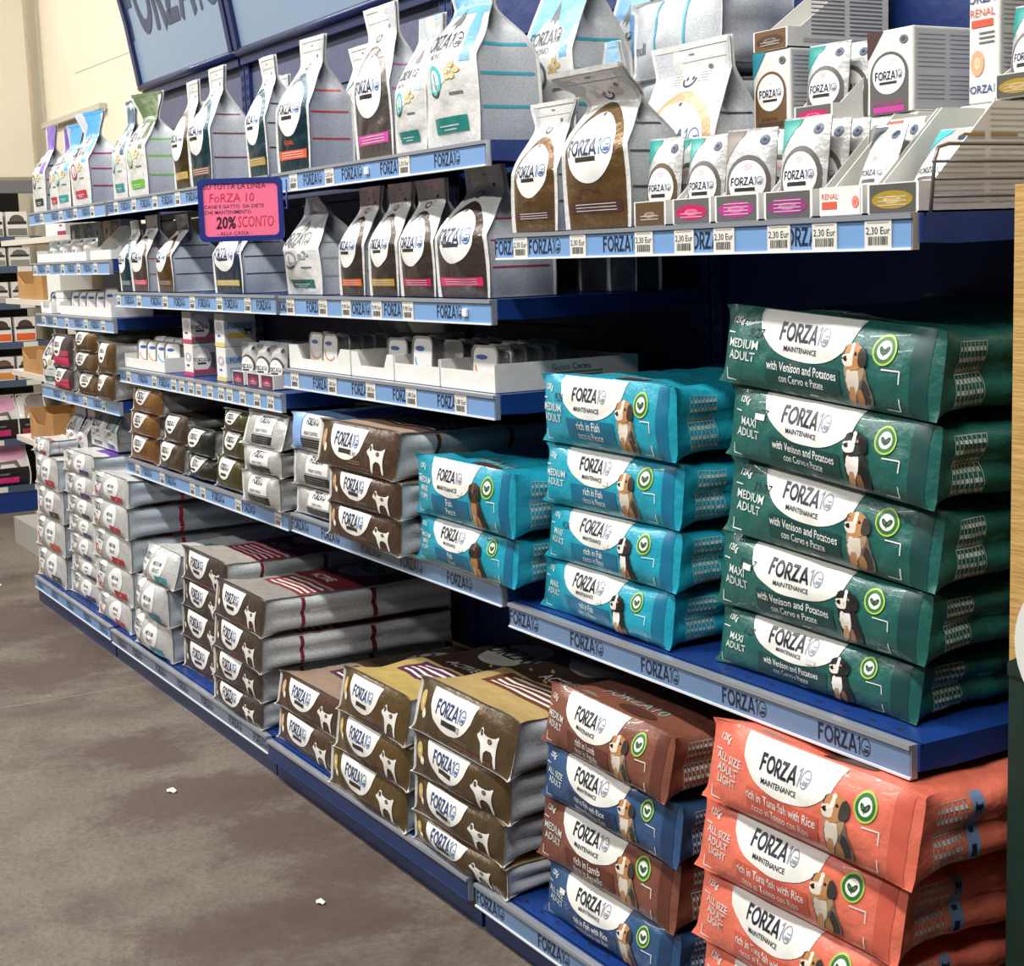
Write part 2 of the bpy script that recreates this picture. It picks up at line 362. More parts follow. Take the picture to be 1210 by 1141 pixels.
# -- print layouts for sacks ------------------------------------------------------------
def sack12(base, dark, l1, l2, size, kg='12Kg', dogk='aussie', table=True, band=None, fold='', note=None, small=False):
    fm = film(base); dk = ink(dark); wh = ink('e4e3df')
    def brand(su, k, W, H):
        su.put(k, bowl(.435*W, .985*H, .245*W, .56*H, pw=2.3), ink('e6e4dd'), .0009)
        logo(su, k, .25*W, .435*W, .76*H, '1d2233', '8f93a8', hs=1.25)
        su.put(k, text('MAINTENANCE', .066*H, .42*W, .56*H, .012), ink('1d2233'), .0016)
    def words(su, k, W, H):
        su.put(k, text(kg, .085*H, .085*W, .82*H, .012, shear=.25), wh, .0012)
        n = len(size); h = .112 if n == 2 else .098
        for i, t in enumerate(size): su.put(k, text(t, h*H, .125*W, (.46-(i-(n-1)/2)*h*1.35)*H, .014, sx=1.05), ink('cfd4d0'), .0012)
        su.put(k, rect(.25*W, .12*H, .62*W, .42*H), dk, .0009)
        f = 1 if len(l1) < 20 else .9
        su.put(k, text(l1, .122*H*f, .43*W, .335*H, .008, sx=.80), wh, .0014)
        su.put(k, text(l2, .108*H*f, .43*W, .195*H, .0, sx=.80), wh, .0014)
        for pts in ([(.035, .66), (.075, .66)], [(.04, .2), (.04, .06), (.085, .06)], [(.80, .50), (.865, .50), (.865, .36)], [(.865, .2), (.865, .06), (.81, .06)]):
            su.put(k, stroke([(a*W, b*H) for a, b in pts], .016*H), wh, .0012)
        su.put(k, rect(.46*W, .045*H, .50*W, .06*H, 1, 1), wh, .0012); su.put(k, rect(.5*W, .045*H, .515*W, .06*H, 1, 1), ink('b8453c'), .0012)
        su.put(k, rect(.9*W, .01*H, .965*W, .97*H, 2, 5), dk, .0007)
        if note:
            for i in range(len(note)): pass
            su.put(k, text(note, .12*H, .19*W, .69*H, 0, shear=.3), ink('16242a'), .0013)
    def pic(su, k, W, H): dog(su, k, dogk, .632*W, .045*H, .69*H)
    def bad(su, k, W, H): badge(su, k, .80*W, .71*H, .17*H)
    def sticker(su, k, W, H):
        if fold == 'sticker': su.put(k, rect(.165*W, .60*H, .215*W, .68*H, 2, 2), ink('dcdcd8'), .0018)
        if fold == 'tag': su.put(k, rect(.52*W, .5*H, .565*W, .58*H, 2, 2), ink('dcdcd8'), .002)
    def gus(su, k, D, H):
        if not table: return
        wt = ink('a9b5b0')
        for i in range(8): su.put(k, stroke([((.14+.024*i)*D, .12*H), ((.14+.024*i)*D, .86*H)], .0012), wt)
        for j in range(3): su.put(k, rect(.14*D, (.12+.37*j)*H-.0006, .308*D, (.12+.37*j)*H+.0006, 8, 1), wt)
        rs = random.Random(3)
        for i in range(7):
            for j in range(6):
                x = .145*D+.024*i*D; y = (.15+.12*j)*H; su.put(k, rect(x, y, x+.0035+.003*rs.random(), y+.05*H, 1, 1), wt)
        if band:
            su.put(k, rect(.325*D, .1*H, .375*D, .92*H, 2, 6), ink(band), .0009)
            su.put(k, poly(POINTER, .331*D, .62*H, .015, .02), ink('1c2733'), .0014)
            su.put(k, rect(.34*D, .16*H, .36*D, .3*H, 1, 1), ink('1c2733'), .0014); su.put(k, rect(.34*D, .42*H, .36*D, .48*H, 1, 1), ink('1c2733'), .0014)
    def top(su, k, W, D):
        su.put(k, text('FORZA10', .03, .5*W, .22*D, .01), ink('7d8a86'), .001)
        su.put(k, disc(.62*W, .12*D, .05, .025), ink('4b2c22'), .001)
        for i in range(3): su.put(k, rect((.2)*W, (.06+.02*i)*D, (.36-.03*i)*W, (.068+.02*i)*D, 4, 1), ink('9aa6a2'), .001)
    return dict(body=fm, side=fm, front=fm, prints=[('brand_panel', brand), ('product_text', words), ('dog_picture', pic), ('recycling_badge', bad), ('price_sticker', sticker)], gusset=gus, top=top)
def activebag(base, topc, stripe, text_on_top=True, metal=.3, tan='b79a6a', bar='2b2622', stripes_col='e8e2da', gl=None, dogp=True, scrib=None, logoc=NAVY, sidem=None, longs=True):
    fm = foil(base, .36, metal); tm = foil(topc, .36, metal)
    def brand(su, k, W, H):
        su.put(k, bowl(.40*W, .94*H, .235*W, .70*H, pw=2.2), ink('e6e3dd'), .0009)
        logo(su, k, .30*W, .405*W, .67*H, logoc, '3c6ea3', hs=1.35)
        su.put(k, rect(.325*W, .38*H, .48*W, .48*H, 4, 1), ink(bar), .0016)
        if scrib: su.put(k, text(scrib, .11*H, .5*W, .42*H, 0, shear=.3), ink('222222'), .0018)
    def dogs(su, k, W, H):
        if not dogp: return
        su.put(k, poly(smooth(POINTER, 1), .685*W, .08*H, .21*W, .62*H), ink('e0ddd6'), .0012)
        su.put(k, disc(.728*W, .60*H, .012*W, .06*H, 10, 2), ink('3a2f28'), .0018)
        su.put(k, disc(.81*W, .50*H, .02*W, .05*H, 10, 2), ink('5a4a3e'), .0018)
    def words(su, k, W, H):
        su.put(k, disc(.085*W, .62*H, .035*W, .2*H, 14, 3), ink(tan), .0009)
        su.put(k, disc(.12*W, .42*H, .025*W, .1*H, 12, 2), ink('d9cdb8'), .0011)
        if stripe:
            su.put(k, rect(.42*W, .09*H, .84*W, .15*H, 8, 1, 0), ink(stripe), .0009)
        for i in range(2): su.put(k, rect(.44*W, (.19+.05*i)*H, .60*W, (.205+.05*i)*H, 5, 1), ink('8a7a66'), .0009)
    def gus(su, k, D, H):
        for c, f in ((.30, 1), (.66, 1)):
            su.put(k, rect(c*D, .06*H, (c+.022)*D, .94*H, 1, 8), ink(gl or stripe or '3a2f2a'), .0009)
            su.put(k, rect((c+.028)*D, .04*H, (c+.05)*D, .95*H, 1, 8), ink('b9babb'), .0008)
    def top(su, k, W, D):
        st = ink(stripes_col); q = ink(stripe or '5a3226')
        su.put(k, rect(.22*W, .30*D, 1.0*W, .48*D, 12, 8, -.12), q, .0009)
        for i in range(4): su.put(k, rect(.28*W, (.325+.038*i)*D, .93*W, (.340+.038*i)*D, 12, 1), st, .0014)
        su.put(k, disc(.45*W, .80*D, .26*W, .14*D), ink('a9a59c'), .0013)
        su.put(k, text('FORZA10', .04, .45*W, .80*D, .012), ink('23252e'), .002)
        su.put(k, rect(.0*W, .50*D, 1.0*W, .99*D, 14, 8), ink(gl or '3b2d22'), .0007)
        su.put(k, text('ACTIVE', .024, .5*W, .56*D, .01), ink('d8cfc0'), .0013)
    sm = sidem or GREY_PRINT()
    wm = WHITE()
    return dict(body=tm, side=sm, left=wm, front=fm, fin=wm, finw=.006, prints=[('brand_panel', brand), ('dog_picture', dogs), ('product_text', words)], gusset=gus, top=top)
def whitebag(accent, circ, topc=None, l=('MEDIUM', 'ADULT'), topt=None):
    fm = SILVER()
    def brand(su, k, W, H):
        su.put(k, xf(disc(0, 0, .13*W, .40*H, 20, 4), .23*W, .62*H, 1, 1, 0, .25*W/H*.5), ink('e9e8e5'), .0009)
        logo(su, k, .22*W, .25*W, .74*H, '20262f', '20262f', hs=1.5)
        su.put(k, text('MONO', .08*H, .23*W, .55*H, .01), ink('20262f'), .0014)
        su.put(k, disc(.13*W, .30*H, .055*W, .17*H, 18, 2, .55), ink(circ), .0014)
        su.put(k, disc(.22*W, .22*H, .06*W, .10*H, 14, 2), ink('a88f74'), .0012)
    def words(su, k, W, H):
        su.put(k, xf(disc(0, 0, .17*W, .40*H, 20, 4), .60*W, .56*H, 1, 1, 0, .2*W/H*.5), ink('e4e3e0'), .0009)
        for i, t in enumerate(l): su.put(k, text(t, .12*H, .60*W, (.64-.19*i)*H, .012, sx=.9), ink('3a3d40'), .0014)
        su.put(k, rect(.58*W, .10*H, .86*W, .30*H, 5, 2), ink(accent), .0012)
        su.put(k, text('FISH', .07*H, .72*W, .2*H, .0), ink('d9d5d0'), .0016)
    def gus(su, k, D, H):
        su.put(k, rect(.45*D, .06*H, .475*D, .94*H, 1, 8), ink(accent), .0009)
    def top(su, k, W, D):
        if topt:
            su.put(k, rect(.45*W, .22*D, .96*W, .46*D, 8, 6), ink(topt), .0009)
            su.put(k, text('PUPPY', .035, .7*W, .36*D, .0), ink('dcd8e0'), .0014)
        else: su.put(k, rect(.4*W, .30*D, .95*W, .42*D, 8, 6), ink(accent), .0009)
        su.put(k, text('mono', .03, .35*W, .12*D, .0), ink('b9bbbd'), .0014)
    return dict(body=WHITE(), side=GREY_BLUE(), left=WHITE(), front=fm, fin=WHITE(), finw=.007, prints=[('brand_panel', brand), ('product_text', words)], gusset=gus, top=top)
def smallbag(base, line, metal=.6, fin=True):
    fm = foil(base, .3, metal)
    def brand(su, k, W, H):
        su.put(k, bowl(.42*W, .95*H, .25*W, .6*H, pw=2.3), ink('e6e3dd'), .0009)
        logo(su, k, .30*W, .43*W, .72*H, '2a2c35', '2a2c35', hs=1.3)
        su.put(k, rect(.34*W, .46*H, .52*W, .54*H, 4, 1), ink('25211e'), .0015)
    def words(su, k, W, H):
        for i in range(2): su.put(k, rect(.12*W, (.14+.09*i)*H, .84*W, (.155+.09*i)*H, 8, 1), ink(line), .0009)
    return dict(body=fm, side=SILVER(), front=fm, left=WHITE(), fin=WHITE(), finw=.006, prints=[('brand_panel', brand), ('product_text', words)])
def weightbag(cap=None):
    fm = foil('b9b8b3', .34, .35)
    def words(su, k, W, H):
        su.put(k, rect(.36*W, .44*H, .80*W, .97*H, 6, 3), ink('deddd9'), .0009)
        logo(su, k, .26*W, .58*W, .83*H, '2a2d33', '2a2d33', hs=1.3)
        su.put(k, text('WEIGHT CONTROL', .09*H, .57*W, .53*H, .008, sx=.75), ink('2b2c2e'), .0015)
        su.put(k, rect(.33*W, .14*H, .82*W, .38*H, 6, 2), ink('1d1d1e'), .0012)
        for i in range(3): su.put(k, rect(.37*W, (.19+.06*i)*H, .76*W, (.205+.06*i)*H, 5, 1), ink('77777a'), .0016)
        if cap: su.put(k, rect(.0*W, .05*H, .34*W, .97*H, 5, 4), ink(cap), .0011)
    d = dict(body=fm if not cap else film(cap), side=SILVER(), front=fm, left=SILVER(), fin=WHITE() if not cap else None, finw=.008, prints=[('product_text', words)])
    return d

# ------------------------------------------------------------------ bags standing upright
def sm(x): x = np.clip(x, 0, 1); return x*x*(3-2*x)
def standing(name, label, loc, W, H, D, style, S, yaw=0, seed=1, neck=.78, topw=.85, lx=0., ly=0., twist=0., group=None, nu=18, nt=30, bulge=.014, amp=.0036, tz=.83, bend=0.):
    R = thing(name, label, 'pet food bag', loc, yaw, group)
    t = np.linspace(0, 1, nt+1)
    fd = np.maximum(1-np.clip((t-.46)/(tz-.46), 0, 1)**1.15, .035); hw = W/2*(1+.04*np.sin(math.pi*np.clip(t/.5, 0, 1)) - (1-neck)*sm((t-.52)/(tz-.52)) + (topw-neck)*sm((t-tz)/(1-tz)))
    def finish(P, T):
        tw = twist*sm((T-.45)/.55); c, s_ = np.cos(tw), np.sin(tw); x, y = P[..., 0], P[..., 1]-D/2
        bd = bend*sm((T-tz)/(1-tz))
        return np.stack([x*c-y*s_ + lx*T**2, x*s_+y*c+D/2+ly*T**2 - bd, P[..., 2] - np.abs(bd)*.4], -1)
    def front(back=False):
        a = np.linspace(-1, 1, nu+1); A, T = np.meshgrid(a, t); HW = hw[:, None]; FD = fd[:, None]
        y = D/2 - D/2*FD + (1-FD)*0; x = A*HW
        Q = np.stack([x, 0*x, T*H], -1)
        y = y - (bulge*(1-A*A)*np.sin(math.pi*np.clip(T*1.15, 0, 1))) + (wr(Q, seed, 30)*amp + wr(Q, seed+4, 55, True)*amp*.6)*(1-A**6)*np.clip(T*6, 0, 1)
        if back: y = D - y
        y = np.where(T > tz, (D/2 + (y-D/2)*.5), y)
        return finish(np.stack([x, y, T*H], -1), T)
    def side(sg):
        v = np.linspace(0, 1, 9); V, T = np.meshgrid(v, t); HW = hw[:, None]; FD = fd[:, None]
        y = D/2 - D/2*FD*(1-2*V); g = (.30*W*sm((T-.46)/.36) + .004)*(1-np.abs(2*V-1))
        x = HW - np.minimum(g, HW*.9)
        Q = np.stack([x, y, T*H], -1); x = x + wr(Q, seed+7, 30)*amp*1.4*np.sin(math.pi*V)
        return finish(np.stack([sg*x, y, T*H], -1), T)
    F = front(); k = MB(); k.grid(F, S['front']); fp = k.build('front_panel', R); su = Surf(F, W, H)
    for part, fn in S['prints']:
        k = MB(); fn(su, k, W, H)
        if k.n: k.build(part, fp)
    B = front(True); k = MB(); k.grid(B, S.get('back', S['front']), True)
    F0, B0 = F[0], B[0]; k.grid(np.stack([F0, B0]), S.get('back', S['front']), True); k.build('back_panel', R)
    for sg in (1, -1):
        Gd = side(sg); k = MB(); k.grid(Gd, S['side'], sg < 0); o = k.build('side_gusset', R)
        if sg > 0 and 'gusset' in S:
            k = MB(); S['gusset'](Surf(Gd, D, H), k, D, H); k.build('side_print', o)
    k = MB(); fw = S.get('finw', .006)
    for G, sx in ((F, 1), (F, -1), (B, 1)):
        e = G[:, -1] if sx > 0 else G[:, 0]; o2 = e + [sx*fw, -.002 if G is F else .002, 0]
        k.grid(np.stack([e, o2]), S['fin']); k.grid(np.stack([e, o2])+[0, .0012, 0], S['fin'], True)
    k.build('edge_seam', R)
    k = MB(); Tp = F[-2:].copy(); Tp[:, :, 1] -= .0012; k.grid(Tp, S.get('seal', S['front'])); k.build('top_seal', R)
    return R
def dietbag(base, accent, name='', sub='', bar='2b2622', outline=None, white='e6e5e1', side=None, nose='2a2422', icon='242b4a', whiteoval=True, sline='3a3033', capmetal=.5):
    wm = WHITE(); fmat = foil(base, .34, capmetal); outline = outline or base
    def colour(su, k, W, H):
        k0 = [k]
        su.put(k, rect(.03*W, .0, .97*W, .40*H, 10, 8), fmat, .0005)
        su.put(k, bowl(.5*W, .40*H, .47*W, -.17*H, pw=2.6), fmat, .0005) if False else None
        P, Fc = disc(.5*W, .40*H, .47*W, .33*H, 24, 6, 0, 0, math.pi); su.put(k, (P, Fc), fmat, .0005)
    def brand(su, k, W, H):
        su.put(k, disc(.49*W, .465*H, .37*W, .205*H, 32, 5), ink('e8e7e3'), .0010)
        su.put(k, disc(.5*W, .64*H, .09*W, .03*H, 14, 2), ink('c9c5bf'), .0014)
        su.put(k, disc(.52*W, .655*H, .022*W, .012*H, 10, 2), ink(nose), .0017)
        for i in range(4): su.put(k, stroke([((.3+.1*i)*W, .60*H), ((.34+.1*i)*W, .555*H)], .004*W/.12), ink('cdc9c3'), .0014)
        logo(su, k, .68*W, .49*W, .465*H, '1b2d55', '33659f', hs=1.3)
        su.put(k, rect(.30*W, .385*H, .64*W, .412*H, 6, 1), ink(bar), .0015)
    def words(su, k, W, H):
        if name: su.put(k, text(name, .036*H, .46*W, .215*H, .0, sx=1.0 if len(name) < 9 else .8), ink(accent if accent != base else '3b2b20'), .0012)
        if sub: su.put(k, text(sub, .022*H, .25*W, .185*H, 0), ink('3b2b20'), .0012)
        su.put(k, rect(.08*W, .09*H, .92*W, .155*H, 8, 2), ink(accent), .0010)
        for i in range(3): su.put(k, rect(.2*W, (.102+.018*i)*H, .84*W, (.107+.018*i)*H, 8, 1), ink('cfc7c2'), .0014)
    def icons(su, k, W, H):
        su.put(k, disc(.5*W, .80*H, .11*W, .05*H, 16, 1, .78, math.pi, 2*math.pi), ink(icon), .0010)
        for dx in (-.045, .045): su.put(k, disc((.5+dx)*W, .80*H, .016*W, .012*H, 8, 1), ink(icon), .0010)
        for i in range(4):
            su.put(k, rect(.22*W, (.775+.016*i)*H, .36*W, (.779+.016*i)*H, 3, 1), ink('a9a8a8'), .0009)
            su.put(k, rect(.64*W, (.775+.016*i)*H, .78*W, (.779+.016*i)*H, 3, 1), ink('a9a8a8'), .0009)
        su.put(k, disc(.76*W, .85*H, .035*W, .015*H, 12, 1), ink('4a4a50'), .0009)
        su.put(k, rect(.03*W, .895*H, .97*W, .90*H, 8, 1), ink('bdbcb8'), .0009)
        su.put(k, rect(.46*W, .93*H, .54*W, .94*H, 3, 1), ink('7a7a78'), .0009)
    def gus(su, k, D, H):
        for v in (.22, .42, .58): su.put(k, rect(.06*D, v*H, .94*D, (v+.012)*H, 8, 1), ink(sline), .0010)
    return dict(front=wm, side=side or GREY_PRINT(), fin=WHITE(), prints=[('colour_field', colour), ('brand_oval', brand), ('product_text', words), ('care_icons', icons)], gusset=gus)
def monobag(cap, circ, rectc, sline, upper=.70, food='b79a5c', sub='MONO'):
    wm = WHITE(); cf = film(cap)
    def capf(su, k, W, H):
        su.put(k, rect(.0, upper*H, W, H, 12, 8), cf, .0005)
        P = [(i/12*W, 0) for i in range(13)]
        su.put(k, rect(.0, .50*H, .14*W, upper*H, 3, 6, .25), cf, .0006); su.put(k, rect(.8*W, .44*H, .93*W, upper*H, 3, 8, .0), cf, .0006)
        su.put(k, poly([(.42, .64), (.5, .76), (.56, .72), (.60, .66), (.55, .62), (.5, .66)], 0, 0, W, H), ink('6b6a6a'), .0011)
    def brand(su, k, W, H):
        su.put(k, disc(.45*W, .50*H, .30*W, .17*H, 24, 4), ink('e8e7e3'), .0008)
        logo(su, k, .66*W, .44*W, .565*H, '17202f', '17202f', hs=1.3)
        su.put(k, text(sub, .034*H, .42*W, .49*H, .014), ink('2a2f38'), .0013)
        su.put(k, disc(.36*W, .36*H, .17*W, .085*H, 22, 1, .72), ink(circ), .0013)
        su.put(k, text('1', .085*H, .36*W, .355*H, .02), ink(circ), .0014)
        su.put(k, disc(.36*W, .30*H, .1*W, .03*H, 14, 1, .6, math.pi, 2*math.pi), ink('3a3f45'), .0016)
    def words(su, k, W, H):
        for i in range(5):
            su.put(k, disc((.62+.07*(i % 3))*W, (.37+.03*(i//2))*H, .05*W, .017*H, 10, 1), ink(food), .001+.0001*i)
        su.put(k, rect(.62*W, .27*H, .82*W, .285*H, 3, 1), ink('6a6c6e'), .0009)
        su.put(k, rect(.22*W, .07*H, .84*W, .155*H, 8, 3), ink(rectc), .0010)
        su.put(k, rect(.34*W, .105*H, .7*W, .112*H, 4, 1), ink('cfd8d6'), .0014)
        su.put(k, rect(.40*W, .085*H, .64*W, .091*H, 4, 1), ink('cfd8d6'), .0014)
    def gus(su, k, D, H):
        for v in (.18, .36, .52): su.put(k, rect(.05*D, v*H, .95*D, (v+.016)*H, 8, 1), ink(sline), .0010)
    return dict(front=wm, side=GREY_PRINT(), fin=WHITE(), seal=cf, prints=[('colour_cap', capf), ('brand_panel', brand), ('product_text', words)], gusset=gus)
def plainbag(c, metal=.0, side=None):
    f = foil(c, .36, metal)
    def none(su, k, W, H): 
        su.put(k, rect(.3*W, .5*H, .7*W, .52*H, 3, 1), ink('9a9a98'), .001)
    return dict(front=f, side=side or SILVER(), fin=WHITE(), prints=[('product_text', none)])

# ------------------------------------------------------------------ cartons, pouches, tubs
def carton(name, label, x, y, z, W, D, H, front, prints=None, sidec=None, group=None, yaw=0, cat='carton', sideprint=True):
    R = thing(name, label, cat, (x, y, z), yaw, group)
    k = MB(); k.bbox(0, W, 0, D, 0, H, front, .0015); b = k.build('carton_body', R)
    fs = Surf(np.array([[[W*i/8, -.0002, H*j/8] for i in range(9)] for j in range(9)]), W, H)
    if prints:
        for part, fn in prints:
            k = MB(); fn(fs, k, W, H)
            if k.n: k.build(part, R)
    if sidec:
        ss = Surf(np.array([[[W+.0002, D*i/8, H*j/8] for i in range(9)] for j in range(9)]), D, H)
        k = MB(); ss.put(k, rect(0.004, .004, D-.004, H-.004, 2, 2), ink(sidec), .0003)
        if sideprint:
            for c in (0.06, .53):
                n = int(H/.006)
                for i in range(n-3):
                    if i % 9 == 8: continue
                    ss.put(k, rect(c*D, H-.012-.006*i, (c+.40)*D, H-.012-.006*i+.0014, 1, 1), ink('808287'), .0007)
        k.build('side_print', R)
    return R
def boxprint(base, accent, word, corner):
    def art(su, k, W, H):
        su.put(k, rect(.06*W, .0*H, .90*W, .45*H, 4, 4), ink(base), .0006)
        su.put(k, disc(.48*W, .45*H, .42*W, .29*H, 24, 3, 0, 0, math.pi), ink(base), .0006)
        su.put(k, disc(.48*W, .47*H, .36*W, .235*H, 26, 3), ink('e8e7e3'), .0010)
        su.put(k, disc(.48*W, .62*H, .1*W, .04*H, 12, 1), ink('d3cbc8'), .0013)
        logo(su, k, .60*W, .48*W, .46*H, '1a2440', '4a5a80', hs=1.25, off=.0014)
        su.put(k, rect(.28*W, .355*H, .66*W, .385*H, 2, 1), ink('2f2a29'), .0014)
        su.put(k, poly([(.0, 1), (.36, 1), (.0, .66)], 0, 0, W, H), ink(corner), .0008)
        su.put(k, disc(.80*W, .86*H, .09*W, .05*H, 14, 1), ink('3a3d45'), .0008)
        if word: su.put(k, text(word, .045*H, .46*W, .13*H, 0), ink(accent if accent != base else '3b2a1c'), .0012)
        su.put(k, rect(.14*W, .02*H, .82*W, .09*H, 4, 1), ink(accent), .0010)
    return [('printed_front', art)]
def pouch(label, x, y, z, W, H, base, corner, yaw=0, tilt=.12, group=None, seed=1, dk=None, blank=False):
    R = thing('treat_pouch', label, 'pouch', (x, y, z), yaw, group); R.rotation_euler = (-tilt, 0, yaw)
    n, m = 10, 14; a, t = np.meshgrid(np.linspace(-1, 1, n+1), np.linspace(0, 1, m+1))
    th = .011*(1-a**2)**.7*np.sin(math.pi*np.clip(t*1.08, 0, 1))**.6 + .0008
    X = a*W/2; Z = t*H; Q = np.stack([X, 0*X, Z], -1); w_ = wr(Q, seed, 60)*.0012*(1-a**4)
    F = np.stack([X, -th+w_, Z], -1); B = np.stack([X, th+w_, Z], -1)
    k = MB(); k.grid(F, SILVER()); k.grid(B, SILVER(), True); k.build('pouch_body', R)
    if blank: return R
    su = Surf(F, W, H); k = MB()
    su.put(k, disc(.5*W, .40*H, .44*W, .30*H, 24, 3), ink(base), .0006); su.put(k, rect(.06*W, .02*H, .94*W, .36*H, 5, 5), ink(base), .0006)
    su.put(k, poly([(.0, .98), (.40, .98), (.0, .62)], 0, 0, W, H), ink(corner), .0006)
    su.put(k, disc(.78*W, .86*H, .10*W, .06*H, 12, 2), ink('33415a'), .0006); k.build('printed_front', R)
    k = MB(); su.put(k, disc(.5*W, .40*H, .37*W, .24*H, 24, 3), ink('e6e5e2'), .0012)
    su.put(k, disc(.5*W, .57*H, .09*W, .04*H, 10, 1), ink('d9a9ae'), .0015)
    logo(su, k, .64*W, .5*W, .41*H, '1a2440', '5a6a90', hs=1.25); su.put(k, rect(.27*W, .30*H, .68*W, .34*H, 4, 1), ink('2f2a29'), .0016)
    k.build('brand_oval', R)
    return R
def disptray(label, x, y, z, W, D, hf, hb, base, accent, cardc='dedcd6', yaw=0, group=None, word=None, lines=4):
    R = thing('display_box', label, 'display box', (x, y, z), yaw, group); c = mat('card_'+cardc, '#'+cardc, .6, 0, 'bump'); t = .0018
    k = MB(); k.box(0, W, 0, D, 0, t, c)
    P = [(0, 0), (D, 0), (D, hb), (D*.62, hb), (D*.12, hf), (0, hf)]
    k.prism(P, 'x', 0, t, c); k.prism(P, 'x', W-t, W, c); k.box(0, W, D-t, D, 0, hb, c); k.build('tray', R, True)
    k = MB(); k.box(t, W-t, 0, t, t, hf, c); o = k.build('front_flap', R)
    su = Surf(np.array([[[W*i/6, -.0001, hf*j/3] for i in range(7)] for j in range(4)]), W, hf); k = MB()
    su.put(k, rect(.05*W, .03*hf, .95*W, .96*hf, 4, 2), ink(base), .0005)
    if accent:
        su.put(k, disc(.5*W, .45*hf, .40*W, .3*hf, 20, 2), ink(accent), .0008)
        for i in range(lines): su.put(k, rect(.22*W, (.26+.13*i)*hf, .78*W, (.29+.13*i)*hf, 3, 1), ink('c9b7b4'), .0011)
    if word:
        su.put(k, text(word, .2*hf, .06*W, .68*hf, 0, 'l'), ink('d4573e'), .001); su.put(k, rect(.07*W, .25*hf, .42*W, .5*hf, 2, 1), ink('d4573e'), .001)
        su.put(k, disc(.85*W, .45*hf, .08*W, .2*hf, 14, 1), ink('d4573e'), .001)
    k.build('printed_label', o)
    return R
def rrect(w_, h, r, n=5):
    P = []
    for cx, cy, a in ((w_/2-r, h-r, 0), (-w_/2+r, h-r, 90), (-w_/2+r, r, 180), (w_/2-r, r, 270)):
        for i in range(n+1):
            t = math.radians(a + 90*i/n); P.append((cx+r*math.cos(t), cy+r*math.sin(t)))
    return P
def tub(label, x, y, z, W, H, accent, yaw=0, tilt=0., group=None, printed=True, mesh=None):
    R = thing('foil_tub', label, 'food tub', (x, y, z), yaw, group); R.rotation_euler = (-tilt, 0, yaw)
    al = mat('pressed_aluminium', '#b9b9b6', .35, .8, 'bump')
    k = MB(); D = .024
    o_ = rrect(W, H, .018); i_ = [(p*.86, H/2+(q-H/2)*.88) for p, q in o_]; b_ = [(p*.80, H/2+(q-H/2)*.82) for p, q in o_]
    n = len(o_); L = [[(p, 0, q) for p, q in i_], [(p, -.002, q) for p, q in o_], [(p, .001, q) for p, q in o_], [(p, .002, q) for p, q in i_], [(p, D, q) for p, q in b_]]
    F = [(a*n+j, a*n+(j+1) % n, (a+1)*n+(j+1) % n, (a+1)*n+j) for a in range(4) for j in range(n)] + [tuple(range(4*n, 5*n))]
    k.add(sum(L, []), F, al, False); k.build('tub_body', R, True)
    k = MB(); k.add([(p, -.0004, q) for p, q in i_], [tuple(range(n))[::-1]], mat('tub_lid_white', '#d9d9d6', .4))
    if printed:
        P = lambda S, y_: [(a, y_, b) for a, b in S[0]]
        for S, m, y_ in ((disc(-.12*W, .72*H, .22*W, .06*H, 12, 1), ink('3b5aa0'), -.0009), (disc(0, .52*H, .37*W, .30*H, 14, 1, .86, math.pi, 1.8*math.pi), ink(accent), -.0008), (rect(-.3*W, .08*H, .2*W, .2*H, 1, 1), ink(accent), -.0008)):
            k.add(P(S, y_), [f for f in S[1]], m)
    k.build('lid', R)
    return R
def cardtray(label, x, y, z, W, D, h, dip=True, group=None, yaw=0, text_side=False):
    R = thing('cardboard_tray', label, 'cardboard tray', (x, y, z), yaw, group); c = CARD(); t = .002; k = MB()
    k.box(0, W, 0, D, 0, t, c); k.box(0, t, 0, D, t, h, c); k.box(W-t, W, 0, D, t, h, c); k.box(t, W-t, D-t, D, t, h, c); k.build('tray', R)
    k = MB()
    if dip: P = [(t, t), (W-t, t), (W-t, h), (W*.86, h), (W*.78, h*.45), (W*.22, h*.45), (W*.14, h), (t, h)]
    else: P = [(t, t), (W-t, t), (W-t, h*.7), (t, h*.7)]
    k.prism(P, 'y', 0, t, c); k.build('front_lip', R, True)
    if text_side:
        ss = Surf(np.array([[[W+.0002, D*i/4, h*j/4] for i in range(5)] for j in range(5)]), D, h); k = MB()
        ss.put(k, text('Gusto Cervo', .011, .38*D, .75*h, .0, 'l'), ink('55565a'), .0004)
        for i in range(4): ss.put(k, rect(.38*D, (.52-.12*i)*h, .74*D, (.56-.12*i)*h, 1, 1), ink('77787c'), .0004)
        k.build('side_print', R)
    return R

